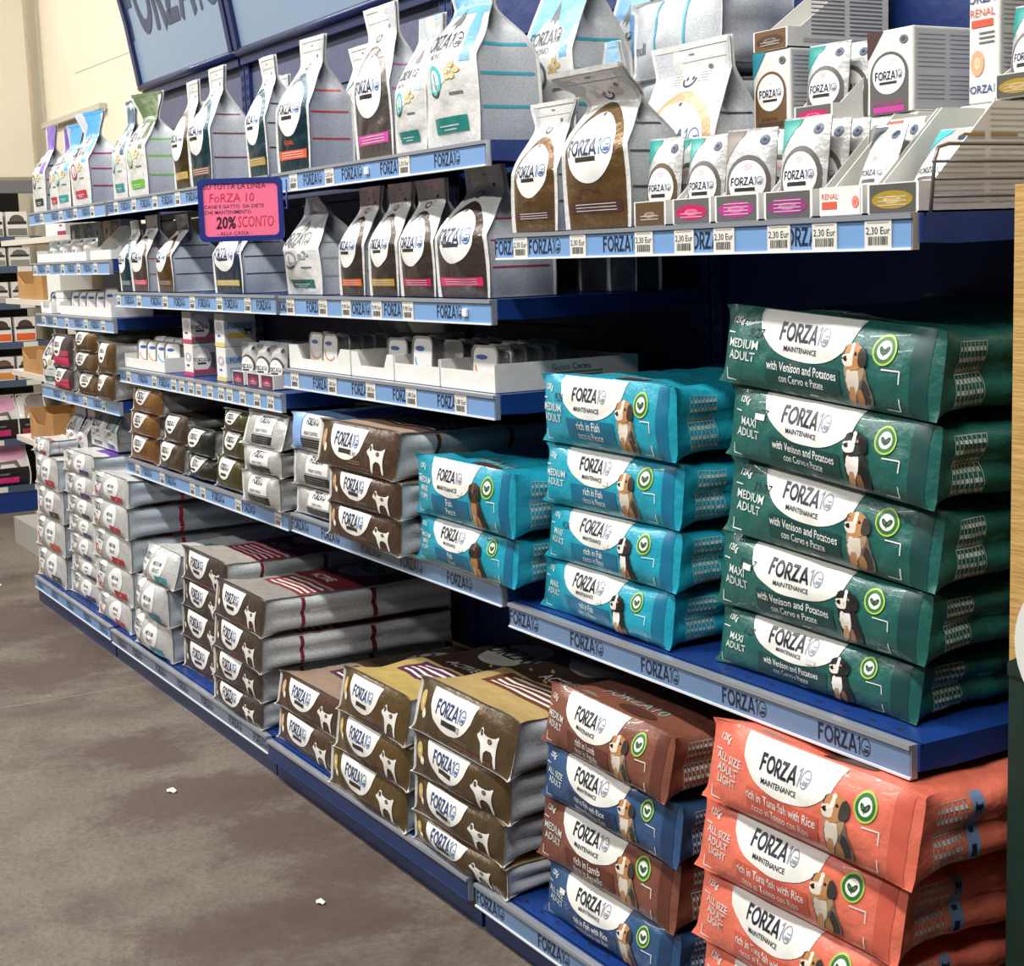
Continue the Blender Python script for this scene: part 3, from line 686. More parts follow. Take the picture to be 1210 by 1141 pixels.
# ------------------------------------------------------------------ shelving
RAIL = lambda: mat('price_rail_blue', '#759bc9', .3, 0, None)
RAILD = lambda: mat('price_rail_grey', '#6f8cb0', .3, .1, None)
STEEL = lambda: mat('rail_aluminium', '#b9bec6', .3, .6, None)
def shelf(label, x0, x1, z, yf=0., yb=.45, logos=(), tags=(), clips=(), holes=True, railm=None, tagtxt='2,30 Eur', rail=True, group=None, drop=.043, lift=.0, logoc='1c2740', lw=.098, tagw=.045, plain=False):
    R = thing('shelf', label, 'shelf', (x0, yf, z), 0, group); L = x1-x0; b = BLUE(); dp = yb-yf
    k = MB(); k.box(0, L, .012, dp, -.004, 0, b); k.box(0, L, .008, .014, -.034, 0, b)
    for xx in (0, L-.003): k.prism([(.014, -.004), (dp, -.004), (dp, -.030), (.06, -.036), (.014, -.034)], 'x', xx, xx+.003, b)
    k.build('board', R, True)
    if holes:
        k = MB(); dk = mat('punched_hole', '#050a1c', .9)
        n = int(L/.05)
        for i in range(n): k.add([(p[0], p[1], .0003) for p in disc(.025+.05*i, .032, .006, .0035, 8, 1)[0]], disc(0, 0, 1, 1, 8, 1)[1], dk)
        k.build('perforation', R)
    if not rail: return R
    k = MB(); st = STEEL(); k.box(.004, L-.004, -.002, .008, -drop, lift, st); k.box(.004, L-.004, -.006, -.002, lift-.006, lift, st); k.box(.004, L-.004, -.005, -.002, -drop, -drop+.003, mat('base_navy', '#16305f', .35) if plain else mat('rail_white_lip', '#dfe2e6', .3)); r = k.build('price_rail', R)
    k = MB(); h0, h1 = -drop+.003, lift-.006; k.add([(.006, -.0026, h0), (L-.006, -.0026, h0), (L-.006, -.0026, h1), (.006, -.0026, h1)], [(0, 1, 2, 3)], railm or RAIL())
    zc = (h0+h1)/2; su = Surf(np.array([[[L*i, -.0027, h0 + (h1-h0)*j] for i in range(2)] for j in range(2)]), L, h1-h0); hh = h1-h0
    for lx in logos:
        cx = lx-x0
        if .04 < cx < L-.03: logo(su, k, lw, cx, hh*.5, logoc, logoc, .0002, hs=1.35)
    k.build('brand_strip', r)
    for j, tx in enumerate(tags):
        cx = tx-x0; k = MB(); s2 = Surf(np.array([[[cx-tagw/2+tagw*i, -.0046, h0 - .001 + (hh+.0005)*q] for i in range(2)] for q in range(2)]), tagw, hh)
        k.box(cx-tagw/2, cx+tagw/2, -.0045, -.003, h0-.001, h1-.0005, ink('dcd9d0'))
        s2.put(k, text(tagtxt, .0085, tagw*.5, hh*.64, .0), ink('2a2a2a'), .0003)
        s2.put(k, rect(tagw*.1, hh*.9, tagw*.9, hh*.92, 1, 1), ink('8a8880'), .0003)
        rs = random.Random(j)
        xx = tagw*.14
        while xx < tagw*.84:
            wv = .0006+.0016*rs.random(); s2.put(k, rect(xx, hh*.14, xx+wv, hh*.44, 1, 1), ink('3a3a3a'), .0003); xx += wv+.0008+.001*rs.random()
        k.build('price_tag', r)
    for cx in clips:
        k = MB(); k.bbox(cx-x0-.008, cx-x0+.008, -.008, -.003, zc-.007, zc+.007, ink('e0e2e4'), .001); k.build('rail_clip', r)
    return R
def plinth(label, x0, x1, yf=-.084, yb=.45, h=.050, group=None):
    R = thing('base_plinth', label, 'shelf base', (x0, yf, 0), 0, group); k = MB(); k.box(.002, x1-x0-.002, .014, yb-yf, 0, h, mat('base_navy', '#16305f', .35)); k.build('kick_board', R)
    return R

# ================================================================== the setting
STAINS = [(-0.97, -0.33, 0.22), (-0.95, -0.19, 0.22), (-0.64, -0.19, 0.22), (-0.2, -0.45, 0.24), (-0.2, -0.29, 0.22), (-2.3, -0.3, 0.3), (-3.06, -0.22, 0.45), (-1.38, -0.28, 0.22), (-0.37, -0.15, 0.2), (-2.54, -0.06, 0.3)]
def floor():
    m = bpy.data.materials.new('worn_concrete'); m.use_nodes = True; nt = m.node_tree; b = nt.nodes['Principled BSDF']; N = nt.nodes.new; L = nt.links.new
    tc = N('ShaderNodeTexCoord')
    def noise(sc, det, rough=.6, stretch=None):
        n = N('ShaderNodeTexNoise'); n.inputs['Scale'].default_value = sc; n.inputs['Detail'].default_value = det; n.inputs['Roughness'].default_value = rough
        if stretch:
            mp = N('ShaderNodeMapping'); mp.inputs['Scale'].default_value = stretch; L(tc.outputs['Object'], mp.inputs[0]); L(mp.outputs[0], n.inputs['Vector'])
        else: L(tc.outputs['Object'], n.inputs['Vector'])
        return n
    def ramp(n, a, b_, c0, c1):
        r = N('ShaderNodeValToRGB'); r.color_ramp.elements[0].position = a; r.color_ramp.elements[1].position = b_
        r.color_ramp.elements[0].color = c0; r.color_ramp.elements[1].color = c1; L(n.outputs['Fac'], r.inputs['Fac']); return r
    base = ramp(noise(2.2, 9, .7), .32, .66, lin('#675c52'), lin('#83776b'))
    st = ramp(noise(1.25, 10, .70), .47, .63, (0, 0, 0, 1), (1, 1, 1, 1))
    fine = ramp(noise(70, 8, .95), .47, .55, (0, 0, 0, 1), (1, 1, 1, 1))
    mx = N('ShaderNodeMix'); mx.data_type = 'RGBA'; mx.inputs['B'].default_value = lin('#35251d')
    mu = N('ShaderNodeMath'); mu.operation = 'MULTIPLY'; mu.inputs[1].default_value = .72
    L(st.outputs['Color'], mu.inputs[0]); L(mu.outputs[0], mx.inputs['Factor']); L(base.outputs['Color'], mx.inputs['A'])
    # worn-in dirt patches: each with its own place and ragged outline
    rg = noise(4.5, 12, .8); rag = N('ShaderNodeMath'); rag.operation = 'MULTIPLY_ADD'; rag.inputs[1].default_value = 3.6; rag.inputs[2].default_value = -1.8; L(rg.outputs['Fac'], rag.inputs[0]); prev = None
    for cx, cy, r in STAINS:
        vd = N('ShaderNodeVectorMath'); vd.operation = 'DISTANCE'; vd.inputs[1].default_value = (cx, cy, 0); L(tc.outputs['Object'], vd.inputs[0])
        a1 = N('ShaderNodeMath'); a1.operation = 'MULTIPLY_ADD'; a1.inputs[1].default_value = -1/r; a1.inputs[2].default_value = 1.0; L(vd.outputs['Value'], a1.inputs[0])
        a2 = N('ShaderNodeMath'); a2.operation = 'ADD'; L(a1.outputs[0], a2.inputs[0]); L(rag.outputs[0], a2.inputs[1])
        if prev:
            mxx = N('ShaderNodeMath'); mxx.operation = 'MAXIMUM'; L(prev.outputs[0], mxx.inputs[0]); L(a2.outputs[0], mxx.inputs[1]); prev = mxx
        else: prev = a2
    sr = N('ShaderNodeValToRGB'); sr.color_ramp.elements[0].position = .0; sr.color_ramp.elements[1].position = .55; sr.color_ramp.elements[1].color = (.72, .72, .72, 1); L(prev.outputs[0], sr.inputs['Fac'])
    m3 = N('ShaderNodeMix'); m3.data_type = 'RGBA'; m3.inputs['B'].default_value = lin('#46302a'); L(sr.outputs['Color'], m3.inputs['Factor']); L(mx.outputs['Result'], m3.inputs['A']); mx = m3
    m2 = N('ShaderNodeMix'); m2.data_type = 'RGBA'; m2.inputs['B'].default_value = lin('#3d322b')
    mu2 = N('ShaderNodeMath'); mu2.operation = 'MULTIPLY'; mu2.inputs[1].default_value = .5
    L(fine.outputs['Color'], mu2.inputs[0]); L(mu2.outputs[0], m2.inputs['Factor']); L(mx.outputs['Result'], m2.inputs['A'])
    L(m2.outputs['Result'], b.inputs['Base Color']); b.inputs['Roughness'].default_value = .62
    bp = N('ShaderNodeBump'); bp.inputs['Strength'].default_value = .25; bp.inputs['Distance'].default_value = .004
    L(fine.outputs['Color'], bp.inputs['Height']); L(bp.outputs['Normal'], b.inputs['Normal'])
    k = MB(); k.box(-8, 4.5, -4.5, .9, -.1, 0, m)
    seam = mat('floor_joint', '#8f8375', .8)
    k.box(-1.983, -1.979, -4.5, -.09, -.001, .0006, seam)
    struct(k.build('floor'))
    k = MB(); wm = mat('cream_wall_paint', '#ddd2ba', .7, 0, 'bump', '#d6cab0', 2)
    k.box(-8, 1.9, .62, .72, 0, 3.6, wm); struct(k.build('wall_back'))
    k = MB(); k.box(-8.1, -8, -4.5, .72, 0, 3.6, wm); struct(k.build('wall_left'))
    k = MB(); gm = mat('scuff_grey', '#a39a8c', .8); su = Surf(np.array([[[-8+9.9*i, .6198, 3.6*j] for i in range(2)] for j in range(2)]), 9.9, 3.6)
    su.put(k, stroke([(3.07, 2.045), (4.02, 2.032)], .004), gm, .0004); su.put(k, stroke([(2.2, 2.95), (4.0, 2.93)], .003), gm, .0004)
    struct(k.build('trim_1'))
    k = MB(); k.box(-5.48, -4.45, .585, .62, 1.845, 1.87, mat('pipe_grey', '#b9b2a4', .5)); struct(k.build('trim_2'))
    return
floor()
for x, y, r, lab in ((-1.04, -.31, .016, 'small white paper scrap on the concrete floor before the brown sack stack'), (-.27, -.27, .012, 'tiny white crumb on the concrete floor nearest the shelf base'), (-3.70, -.135, .014, 'white paper scrap far back on the concrete floor by the aisle edge')):
    k = MB(); k.add([(r*math.cos(a)*(1+.3*math.sin(3*a)), .7*r*math.sin(a), .0008+.003*abs(math.sin(2*a))) for a in np.linspace(0, 5.6, 8)], [tuple(range(8))], ink('e6e3dc')); 
    o = k.build('paper_scrap'); o.location = (x, y, .001); tag(o, lab, 'litter')

# ------------------------------------------------------------------ shelving bays
BAYS = [(-3.338, -2.338, '#55576f', 'leftmost blue shelving bay'), (-2.328, -1.0, '#565a74', 'second blue shelving bay from the left'), (-.995, -.005, '#112a63', 'third blue shelving bay from the left'), (.005, .995, '#112a63', 'nearest blue shelving bay at the right')]
for i, (a, b, c, lab) in enumerate(BAYS):
    R = thing('shelving_bay', 'back frame of the ' + lab, 'shelving', (a, .45, 0))
    pm = mat('back_panel_' + c[1:], c, .45, .1, 'bump', c, 5); k = MB(); L = b-a
    for q in range(6): k.box(.03, L-.03, .012, .03, .10+.31*q, .405+.31*q, pm)
    k.build('back_panel', R)
    for xx in (0, L-.03):
        k = MB(); k.box(xx, xx+.03, 0, .06, 0, 2.0, mat('upright_navy', '#14285c', .4))
        for q in range(60): k.box(xx+.009, xx+.013, -.0006, 0, .2+.03*q, .216+.03*q, mat('punched_hole', '#050a1c', .9)); k.box(xx+.018, xx+.022, -.0006, 0, .2+.03*q, .216+.03*q, mat('punched_hole', '#050a1c', .9))
        k.build('upright_post', R)
# curved header panels
hp = mat('header_panel_bluegrey', '#8397ae', .3, .1); navy = mat('header_frame_navy', '#14224f', .35)
prof = [(.432, 1.818), (.424, 1.869), (.412, 1.942), (.398, 2.03), (.378, 2.117), (.35, 2.2), (.30, 2.29), (.235, 2.37), (.15, 2.43)]
for (a, b, lab, word) in ((-3.338, -2.345, 'curved blue-grey header panel with dark lettering above the leftmost bay', 'FORZA10'), (-2.325, -1.0, 'plain curved blue-grey header panel above the second bay', None), (-.99, 0, 'curved blue-grey header panel above the third bay at the top edge', None)):
    R = thing('header_panel', lab, 'header panel', (a, 0, 0), 0); L = b-a; n = len(prof)
    P = np.array([[[.02 + (L-.04)*i/12, y, z] for i in range(13)] for y, z in prof]); k = MB(); k.grid(P, hp); Q = P + [0, .006, 0]; k.grid(Q, hp, True); k.build('curved_sheet', R)
    su = Surf(P, L-.04, .75)
    if word:
        k = MB(); logo(su, k, .96, .5*L-.02, .355, '3a4258', '3a4258', .002, hs=1.6); k.build('lettering', R)
    k = MB(); k.tube([(0, .432, 1.812), (L, .432, 1.812)], .014, navy); k.box(0, L, .436, .449, 1.775, 1.80, navy); k.build('bottom_rail', R)
    for xx in (0, L-.03):
        k = MB(); k.prism([(y-.014, z) for y, z in prof] + [(min(y+.014, .449), z) for y, z in prof[::-1]], 'x', xx, xx+.03, navy); k.build('end_bracket', R, True)

SH = lambda *a, **k: shelf(*a, **k)
SH('upper blue shelf of the nearest bay with a row of 2,30 euro tags', .008, .992, 1.217, logos=(.057, .17, .39, .60, .80), tags=(.096, .272, .45, .548, .638, .752, .839, .933), drop=.042)
SH('middle blue shelf of the nearest bay under the green and teal sacks', .008, .992, .586, logos=(.062, .262, .465, .666, .869), railm=RAILD())
plinth('blue shelf base at floor level of the nearest bay', .005, .995)
SH('lowest blue shelf of the nearest bay under coral and brown sacks', .008, .992, .095, yf=-.088, logos=(.065, .276, .48, .68, .88), railm=RAILD())
SH('top blue shelf of the third bay holding tall white bags', -.992, -.008, 1.375, logos=(-.763, -.562, -.38, -.153), tags=(-.866, -.671, -.322), clips=(-.486,), tagtxt='5,50 Eur')
SH('second blue shelf of the third bay under grey and magenta bags', -.992, -.008, 1.108, logos=(-.95, -.783, -.556, -.391, -.167), tags=(-.922, -.74, -.619, -.472, -.333), clips=(-.103,), tagtxt='9,90 Eur')
SH('third blue shelf of the third bay holding foil tubs', -.992, -.008, .945, logos=(-.961, -.77, -.565, -.37, -.18), tags=(-.92, -.712, -.519, -.335, -.135), tagtxt='1,80 Eur')
SH('fourth blue shelf of the third bay under brown and cyan sacks', -.992, -.008, .616, logos=(-.94, -.768, -.558, -.371, -.171), railm=RAILD())
plinth('blue shelf base at floor level of the third bay', -.995, -.005)
SH('lowest blue shelf of the third bay under the gold sacks', -.992, -.008, .095, yf=-.09, railm=mat('base_navy', '#16305f', .35), plain=True)
t13 = dict(lw=.09, tagw=.042)
SH('top blue shelf of the second bay under green and brown bags', -2.322, -1.008, 1.375, logos=(-2.28, -2.141, -1.947, -1.753, -1.55, -1.35), tags=(-2.23, -2.05, -1.855, -1.66, -1.45, -1.25), **t13)
SH('second blue shelf of the second bay under dark cat food bags', -2.322, -1.008, 1.108, logos=(-2.166, -1.914, -1.706, -1.508, -1.308, -1.09), tags=(-2.27, -2.065, -1.823, -1.595, -1.387, -1.19), **t13)
SH('third blue shelf of the second bay with a dense row of tags', -2.322, -1.008, .885, logos=(-2.28, -2.085, -1.885), tags=(-2.223, -1.971, -1.797, -1.728, -1.652, -1.587, -1.5, -1.416, -1.354, -1.263, -1.165, -1.077), **t13)
SH('fourth blue shelf of the second bay under small brown bags', -2.322, -1.008, .612, logos=(-2.26, -2.108, -1.888, -1.493, -1.272), tags=(-2.195, -1.96, -1.693, -1.61, -1.34, -1.072), **t13)
plinth('blue shelf base at floor level of the second bay', -2.328, -1.0)
SH('lowest blue shelf of the second bay under white and brown sacks', -2.322, -1.008, .095, yf=-.082, logos=(-2.21, -2.052, -1.83, -1.638, -1.44, -1.23, -1.06), railm=mat('price_rail_silver', '#7f8ca0', .3, .3), **t13)
SH('top blue shelf of the leftmost bay under purple-topped bags', -3.332, -2.345, 1.375, logos=(-3.2, -2.96, -2.76, -2.57), tags=(-3.132, -2.87, -2.69, -2.49), **t13)
SH('second blue shelf of the leftmost bay under small white pouches', -3.332, -2.345, 1.203, logos=(-3.2, -2.99, -2.8, -2.6), tags=(-3.284, -3.1, -2.9, -2.7, -2.5), **t13)
SH('third blue shelf of the leftmost bay under white tub trays', -3.332, -2.345, 1.028, logos=(-3.29, -3.135, -2.76, -2.56), tags=(-3.22, -3.06, -2.9, -2.66, -2.46), **t13)
SH('fourth blue shelf of the leftmost bay under pink and bronze bags', -3.332, -2.345, .778, logos=(-3.12, -2.87, -2.60), tags=(-3.016, -2.74, -2.52), **t13)
plinth('blue shelf base at floor level of the leftmost bay', -3.338, -2.338)
SH('lowest blue shelf of the leftmost bay under white sack stacks', -3.332, -2.345, .095, yf=-.078, logos=(-3.251, -3.042, -2.834, -2.618, -2.428), **t13)

# ------------------------------------------------------------------ sacks lying in stacks
def stack(name, label_list, x0s, ws, yf, zs, top, D, styles, seed, yaws=None, group=None, leans=None, tilts=None, **kw):
    """bottom to top"""
    n = len(zs); zz = list(zs) + [top]; jit = random.Random(seed)
    for i in range(n):
        H = zz[i+1]-zz[i]; W = ws[i]; ya = (yaws[i] if yaws else jit.uniform(-.022, .022))
        lying(name, label_list[i], (x0s[i]+W/2*math.cos(ya), yf + (W/2*math.sin(ya)), zz[i]+.001), W, H-.003, D, None, styles[i], ya, seed+11*i, lean=(leans[i] if leans else .008), group=group, tb=(tilts[i] if tilts else 0), tt=(tilts[i+1] if tilts else 0), **kw)

PV = ('with Venison and Potatoes', 'con Cervo e Patate')
GR = lambda size, dogk, note, fold='': sack12('1d5a52', '123f3c', PV[0], PV[1], size, dogk=dogk, note=note, fold=fold, band=None)
MA, XA = ('MEDIUM', 'ADULT'), ('MAXI', 'ADULT')
stack('pet_food_sack', ['dark green sack with a mountain dog, bottom of the green stack on the middle shelf', 'dark green sack with a mountain dog, second from the bottom of the green stack', 'dark green sack with a shepherd dog, third of five in the green stack', 'dark green sack with a mountain dog, second from the top of the green stack', 'dark green sack with a tan shepherd dog, topmost of the green stack'],
      [.542, .544, .566, .575, .562], [.395, .415, .405, .405, .415], .05, [.587, .676, .784, .894, .997], 1.108, .385,
      [GR(XA, 'bernese', '1/27', 'tag'), GR(XA, 'bernese', '11/27', 'sticker'), GR(MA, 'aussie', '11/27'), GR(XA, 'bernese', '1/27', 'sticker'), GR(MA, 'aussie', '9/27')], 100, yaws=[.02, 0, .01, -.015, 0], leans=[.014, .014, .017, .012, .016], tilts=[0, -.008, -.024, -.03, -.028, -.026], bulge=.02, amp=.0055, group='green sacks on the middle shelf')
PF = ('rich in Fish', 'ricco in Pesce')
TE = lambda size, dogk, fold='', note=None: sack12('1a98b0', '0c6a8c', PF[0], PF[1], size, dogk=dogk, fold=fold, note=note)
stack('pet_food_sack', ['bright teal sack with a mountain dog, bottom of the teal stack beside the green sacks', 'bright teal sack with a mountain dog, second from the bottom of the teal stack', 'bright teal sack with a grey shepherd dog, second from the top of the teal stack', 'bright teal sack dated by hand, topmost of the teal stack with a dented top'],
      [.072, .092, .092, .100], [.385, .38, .38, .38], .033, [.587, .676, .770, .873], .990, .385,
      [TE(XA, 'bernese', 'tag'), TE(XA, 'bernese', 'tag', '9/26'), TE(MA, 'aussie', 'tag'), TE(MA, 'aussie', '', '9/26')], 200, leans=[.01, .012, .01, .0], bulge=.02, amp=.0058, group='teal sacks on the middle shelf')
CY = lambda: sack12('1893ab', '0c6488', 'Fish', 'Pesce', ('MEDIUM', 'MAXI', 'PUPPY'), dogk='shepherd', fold='tag')
stack('pet_food_sack', ['cyan puppy sack, lower of the two on the fourth shelf of the third bay', 'cyan puppy sack, upper of the two on the fourth shelf of the third bay'], [-.310, -.303], [.368, .372], -.014, [.617, .706], .822, .42, [CY(), CY()], 300, leans=[.01, .004], bulge=.018, amp=.0058, group='cyan puppy sacks')
CO = lambda: sack12('df725b', 'c85c49', 'rich in Tuna fish with Rice', 'ricco in Tonno con Riso', ('ALL SIZE', 'ADULT', 'LIGHT'), dogk='aussie', band='6d86a8')
stack('pet_food_sack', ['coral sack at the bottom of the coral stack, only its top corner in frame', 'coral sack, third from the top of the coral stack at the lower right', 'coral sack, second from the top of the coral stack at the lower right', 'coral sack, topmost of the stack at the lower right under the shelf edge'],
      [.612, .610, .619, .640], [.39, .39, .392, .40], -.05, [.096, .217, .322, .430], .544, .42, [CO(), CO(), CO(), CO()], 400, leans=[.02, .02, .02, .022], bulge=.02, amp=.0058, group='coral sacks on the lowest shelf')
BR = lambda: sack12('7b4a3a', '5f3327', 'rich in Lamb', 'ricco in Agnello', MA, dogk='aussie')
BL = lambda f: sack12('2f5078', '203a5c', 'rich in Fish with Rice', 'ricco in Pesce con Riso', ('ALL SIZE', 'ADULT'), dogk='aussie', fold=f)
stack('pet_food_sack', ['dark blue sack, bottom of the mixed blue and brown stack', 'chestnut brown sack between two dark blue sacks', 'dark blue sack between two chestnut brown sacks', 'chestnut brown sack, topmost of the mixed blue and brown stack'],
      [.182, .166, .186, .192], [.37, .385, .388, .365], -.045, [.096, .190, .300, .394], .494, .42, [BL('sticker'), BR(), BL(''), BR()], 500, yaws=[0, 0, -.02, -.04], leans=[.012, .015, .012, .02], bulge=.018, amp=.0055, group='blue and brown sacks on the lowest shelf')
# brown, gold and bronze dog food bags of the third bay
DB = activebag('4a3527', 'c3a183', '5a2f28', tan='b58e63')
stack('pet_food_bag', ['dark brown bag with a white pointer, lowest of three on the fourth shelf', 'dark brown bag with a white pointer, middle of three on the fourth shelf', 'dark brown bag with sand-coloured striped top, topmost of three on the fourth shelf'], [-.664, -.652, -.711], [.335, .335, .372], -.045, [.617, .689, .762], .856, .44, [DB, DB, activebag('4a3527', 'c9a98c', '5a2f28', tan='b58e63', scrib='12 kg')], 600, yaws=[0, 0, .0], leans=[.006, .006, .02], group='dark brown bags on the fourth shelf')
GD = lambda s=None: activebag('54422a', 'd0b276', '6d3b2a', tan='c7a968', scrib=s, logoc='27406f')
stack('pet_food_bag', ['gold and brown bag, bottom of the right-hand gold stack on the lowest shelf', 'gold and brown bag, second from the bottom of the right-hand gold stack', 'gold and brown bag, second from the top of the right-hand gold stack', 'gold and brown bag with a handwritten mark, topmost of the right-hand gold stack'], [-.236, -.234, -.230, -.228], [.345, .335, .345, .358], -.08, [.096, .152, .228, .312], .412, .46, [GD('F2'), GD('F1'), GD(), GD('F2')], 700, yaws=[0, 0, .02, 0], leans=[.0, .006, .006, .028], bulge=.016, amp=.0042, group='gold bags in the right-hand stack')
GM = lambda s=None: activebag('5c4827', 'd6b86e', '5a2f4a', tan='d2b36a', logoc='27406f')
stack('pet_food_bag', ['gold bag, bottom of the middle gold stack and nearest the floor edge', 'gold bag, second of the middle gold stack', 'gold bag with purple text stripes, topmost of the middle gold stack'], [-.622, -.585, -.560], [.352, .335, .303], -.088, [.096, .184, .270], .362, .46, [GM(), GM(), GM()], 740, yaws=[0, .0, 0], leans=[.008, .012, .02], bulge=.015, amp=.0042, group='gold bags in the middle stack')
GL = activebag('50392b', 'b3957f', '4a2b3c', tan='c6a27a', logoc='27406f')
stack('pet_food_bag', ['taupe and brown bag, lower of the pair left of the gold stacks', 'taupe and brown bag with striped top, upper of the pair left of the gold stacks'], [-.985, -.985], [.335, .345], -.062, [.096, .175], .255, .46, [GL, GL], 780, leans=[.008, .016], bulge=.013, group='taupe bags left of the gold stacks')
# second bay lowest shelf
RB = lambda st, top='b3aca4': activebag('463b35', top, st, tan='8a7a6c', metal=.35, sidem=mat('woven_grey', '#b4b7b9', .45, 0, 'speck', '#c8cbcd', 260), gl='6e1f2a')
stack('pet_food_bag', ['dark brown bag with crumpled white side, bottom of the front brown stack', 'dark brown bag with crumpled white side, second from the bottom of the front brown stack', 'long brown and silver bag with a red line on its side, second from the top', 'long brown and silver bag with striped red top, topmost of the front brown stack'], [-1.385, -1.375, -1.362, -1.345], [.325, .315, .34, .325], -.078, [.096, .160, .240, .325], .415, .49, [RB('43332b'), RB('43332b'), RB('8c2a33'), RB('8a3a38')], 800, leans=[.004, .004, .008, .014], group='long brown bags on the lowest shelf of the second bay')
stack('pet_food_bag', ['dark brown bag, bottom of the rear brown stack behind the long silver bags', 'dark brown bag, second from the bottom of the rear brown stack', 'dark brown bag, second from the top of the rear brown stack', 'brown bag with crimson panel on a sagging silver top, topmost of the rear stack'], [-1.75, -1.748, -1.725, -1.705], [.325, .335, .335, .335], -.036, [.096, .183, .272, .350], .440, .46, [RB('8a2430'), RB('7a2430'), RB('43332b'), RB('9a1f38', 'c6bdb2')], 850, leans=[.004]*4, group='dark brown bags in the rear stack')
WT = lambda t=None: whitebag('2a8f9a', '56b3bd', topt=t)
stack('pet_food_bag', ['white bag with a teal label, bottom of the white and teal stack', 'white bag with a teal label, middle of the white and teal stack', 'white bag with a teal panel on top, topmost of the white and teal stack'], [-2.10, -2.045, -2.0], [.315, .278, .268], -.065, [.096, .200, .310], .405, .46, [WT(), WT(), WT('2a93a3')], 900, leans=[.002, 0, .03], bulge=.03, group='white and teal bags')
WR = lambda: whitebag('b01f2e', 'c3404a')
stack('pet_food_bag', ['white bag with red label, bottom of the white and red stack', 'white bag with red label, second from the bottom of the white and red stack', 'white bag with red label, middle of the white and red stack', 'white bag with red label and a red top panel, second from the top', 'white bag with red label and grey side, topmost of the white and red stack'], [-2.565, -2.57, -2.575, -2.56, -2.53], [.37, .385, .39, .385, .36], -.05, [.096, .178, .283, .383, .478], .562, .46, [WR(), WR(), WR(), WR(), WR()], 950, leans=[.004]*5, bulge=.014, group='white and red bags')
WP = lambda t=None: whitebag('4b2a63', '8f8a96', topt=t)
stack('pet_food_bag', ['white bag with purple label, lowest of the white and purple stack', 'white bag with purple label, second from the floor in the white and purple stack', 'white bag with purple label, third from the floor in the white and purple stack', 'white bag with purple label, middle of the white and purple stack', 'white bag with purple label, third from the top of the white and purple stack', 'white bag with purple label, second from the top of its stack', 'white bag with a purple panel on its flat top, topmost of its stack'], [-2.962, -2.93, -2.935, -2.93, -2.93, -2.940, -2.940], [.345, .35, .335, .335, .335, .36, .345], -.036, [.096, .176, .238, .312, .376, .441, .515], .590, .46, [WP(), WP(), WP(), WP(), WP(), WP(), WP('5a2f9a')], 1000, leans=[.004]*7, bulge=.012, nu=22, nv=8, group='white and purple bags')
WQ = lambda c: whitebag(c, 'c8564a', l=('MEDIUM', 'ADULT'))
stack('pet_food_bag', ['white bag with dark label, bottom of the far left white stack', 'white bag with orange label, second from the bottom of the far left white stack', 'white bag with dark label, second from the top of the far left white stack', 'white bag with red label, topmost of the far left white stack'], [-3.345, -3.335, -3.29, -3.275], [.365, .37, .34, .315], -.055, [.096, .208, .325, .436], .545, .46, [WQ('3a4038'), WQ('c8502f'), WQ('2f3432'), WQ('b0303a')], 1080, leans=[.004]*4, bulge=.016, nu=22, nv=8, group='white bags at the far left')
# small bags on the fourth shelf of the second bay
SBz = lambda base, line, **k: smallbag(base, line, **k)
stack('pet_food_bag', ['copper bag, lowest of three at the left end of the fourth shelf', 'copper bag, middle of three at the left end of the fourth shelf', 'copper bag, topmost of three under the row of tags'], [-2.30, -2.285, -2.245], [.245, .265, .285], .012, [.613, .690, .760], .832, .30, [SBz('8a5f34', 'c08a50')]*3, 1200, bulge=.02, nu=22, nv=10, group='copper bags')
stack('pet_food_bag', ['umber bag with a crumpled corner beside the copper bags, lower one', 'umber bag with striped top beside the copper bags, upper one'], [-2.03, -1.965], [.228, .188], .016, [.613, .694], .772, .32, [SBz('57493f', '6d4a42')]*2, 1250, bulge=.02, amp=.006, nu=22, nv=10, group='umber bags')
stack('pet_food_bag', ['black-green foil bag, lower one with bright creases', 'black-green foil bag with emerald band, upper one'], [-1.775, -1.76], [.225, .20], .02, [.613, .678], .752, .30, [SBz('3a362c', '2a6a58'), SBz('33332e', '2a7a62')], 1280, bulge=.024, amp=.007, nu=22, nv=10, group='black-green bags')
stack('pet_food_bag', ['olive bag, lowest of three left of the silver bags', 'olive bag, middle of three left of the silver bags', 'olive bag, topmost of three left of the silver bags'], [-1.535, -1.475, -1.45], [.225, .20, .175], .014, [.613, .698, .768], .822, .30, [SBz('55502f', '7a7550')]*3, 1300, bulge=.02, nu=22, nv=10, group='olive bags')
stack('pet_food_bag', ['silver weight control bag, lowest of three by the bay joint', 'silver weight control bag, middle of three by the bay joint', 'silver weight control bag with folded top, topmost of three by the bay joint'], [-1.262, -1.235, -1.255], [.245, .225, .235], -.012, [.613, .690, .752], .832, .30, [weightbag()]*3, 1320, bulge=.022, amp=.006, nu=22, nv=10, leans=[.0, 0, .03], group='silver bags by the bay joint')
stack('pet_food_bag', ['silver weight control bag left of the dark brown bags, lowest one', 'silver weight control bag left of the dark brown bags, middle one', 'weight control bag with a pale blue end, left of the topmost dark brown bag'], [-.975, -.980, -.985], [.245, .245, .245], .01, [.617, .682, .764], .850, .32, [weightbag(), weightbag(), weightbag('7fa9de')], 1360, bulge=.016, nu=22, nv=10, leans=[.006]*3, group='weight control bags of the third bay')
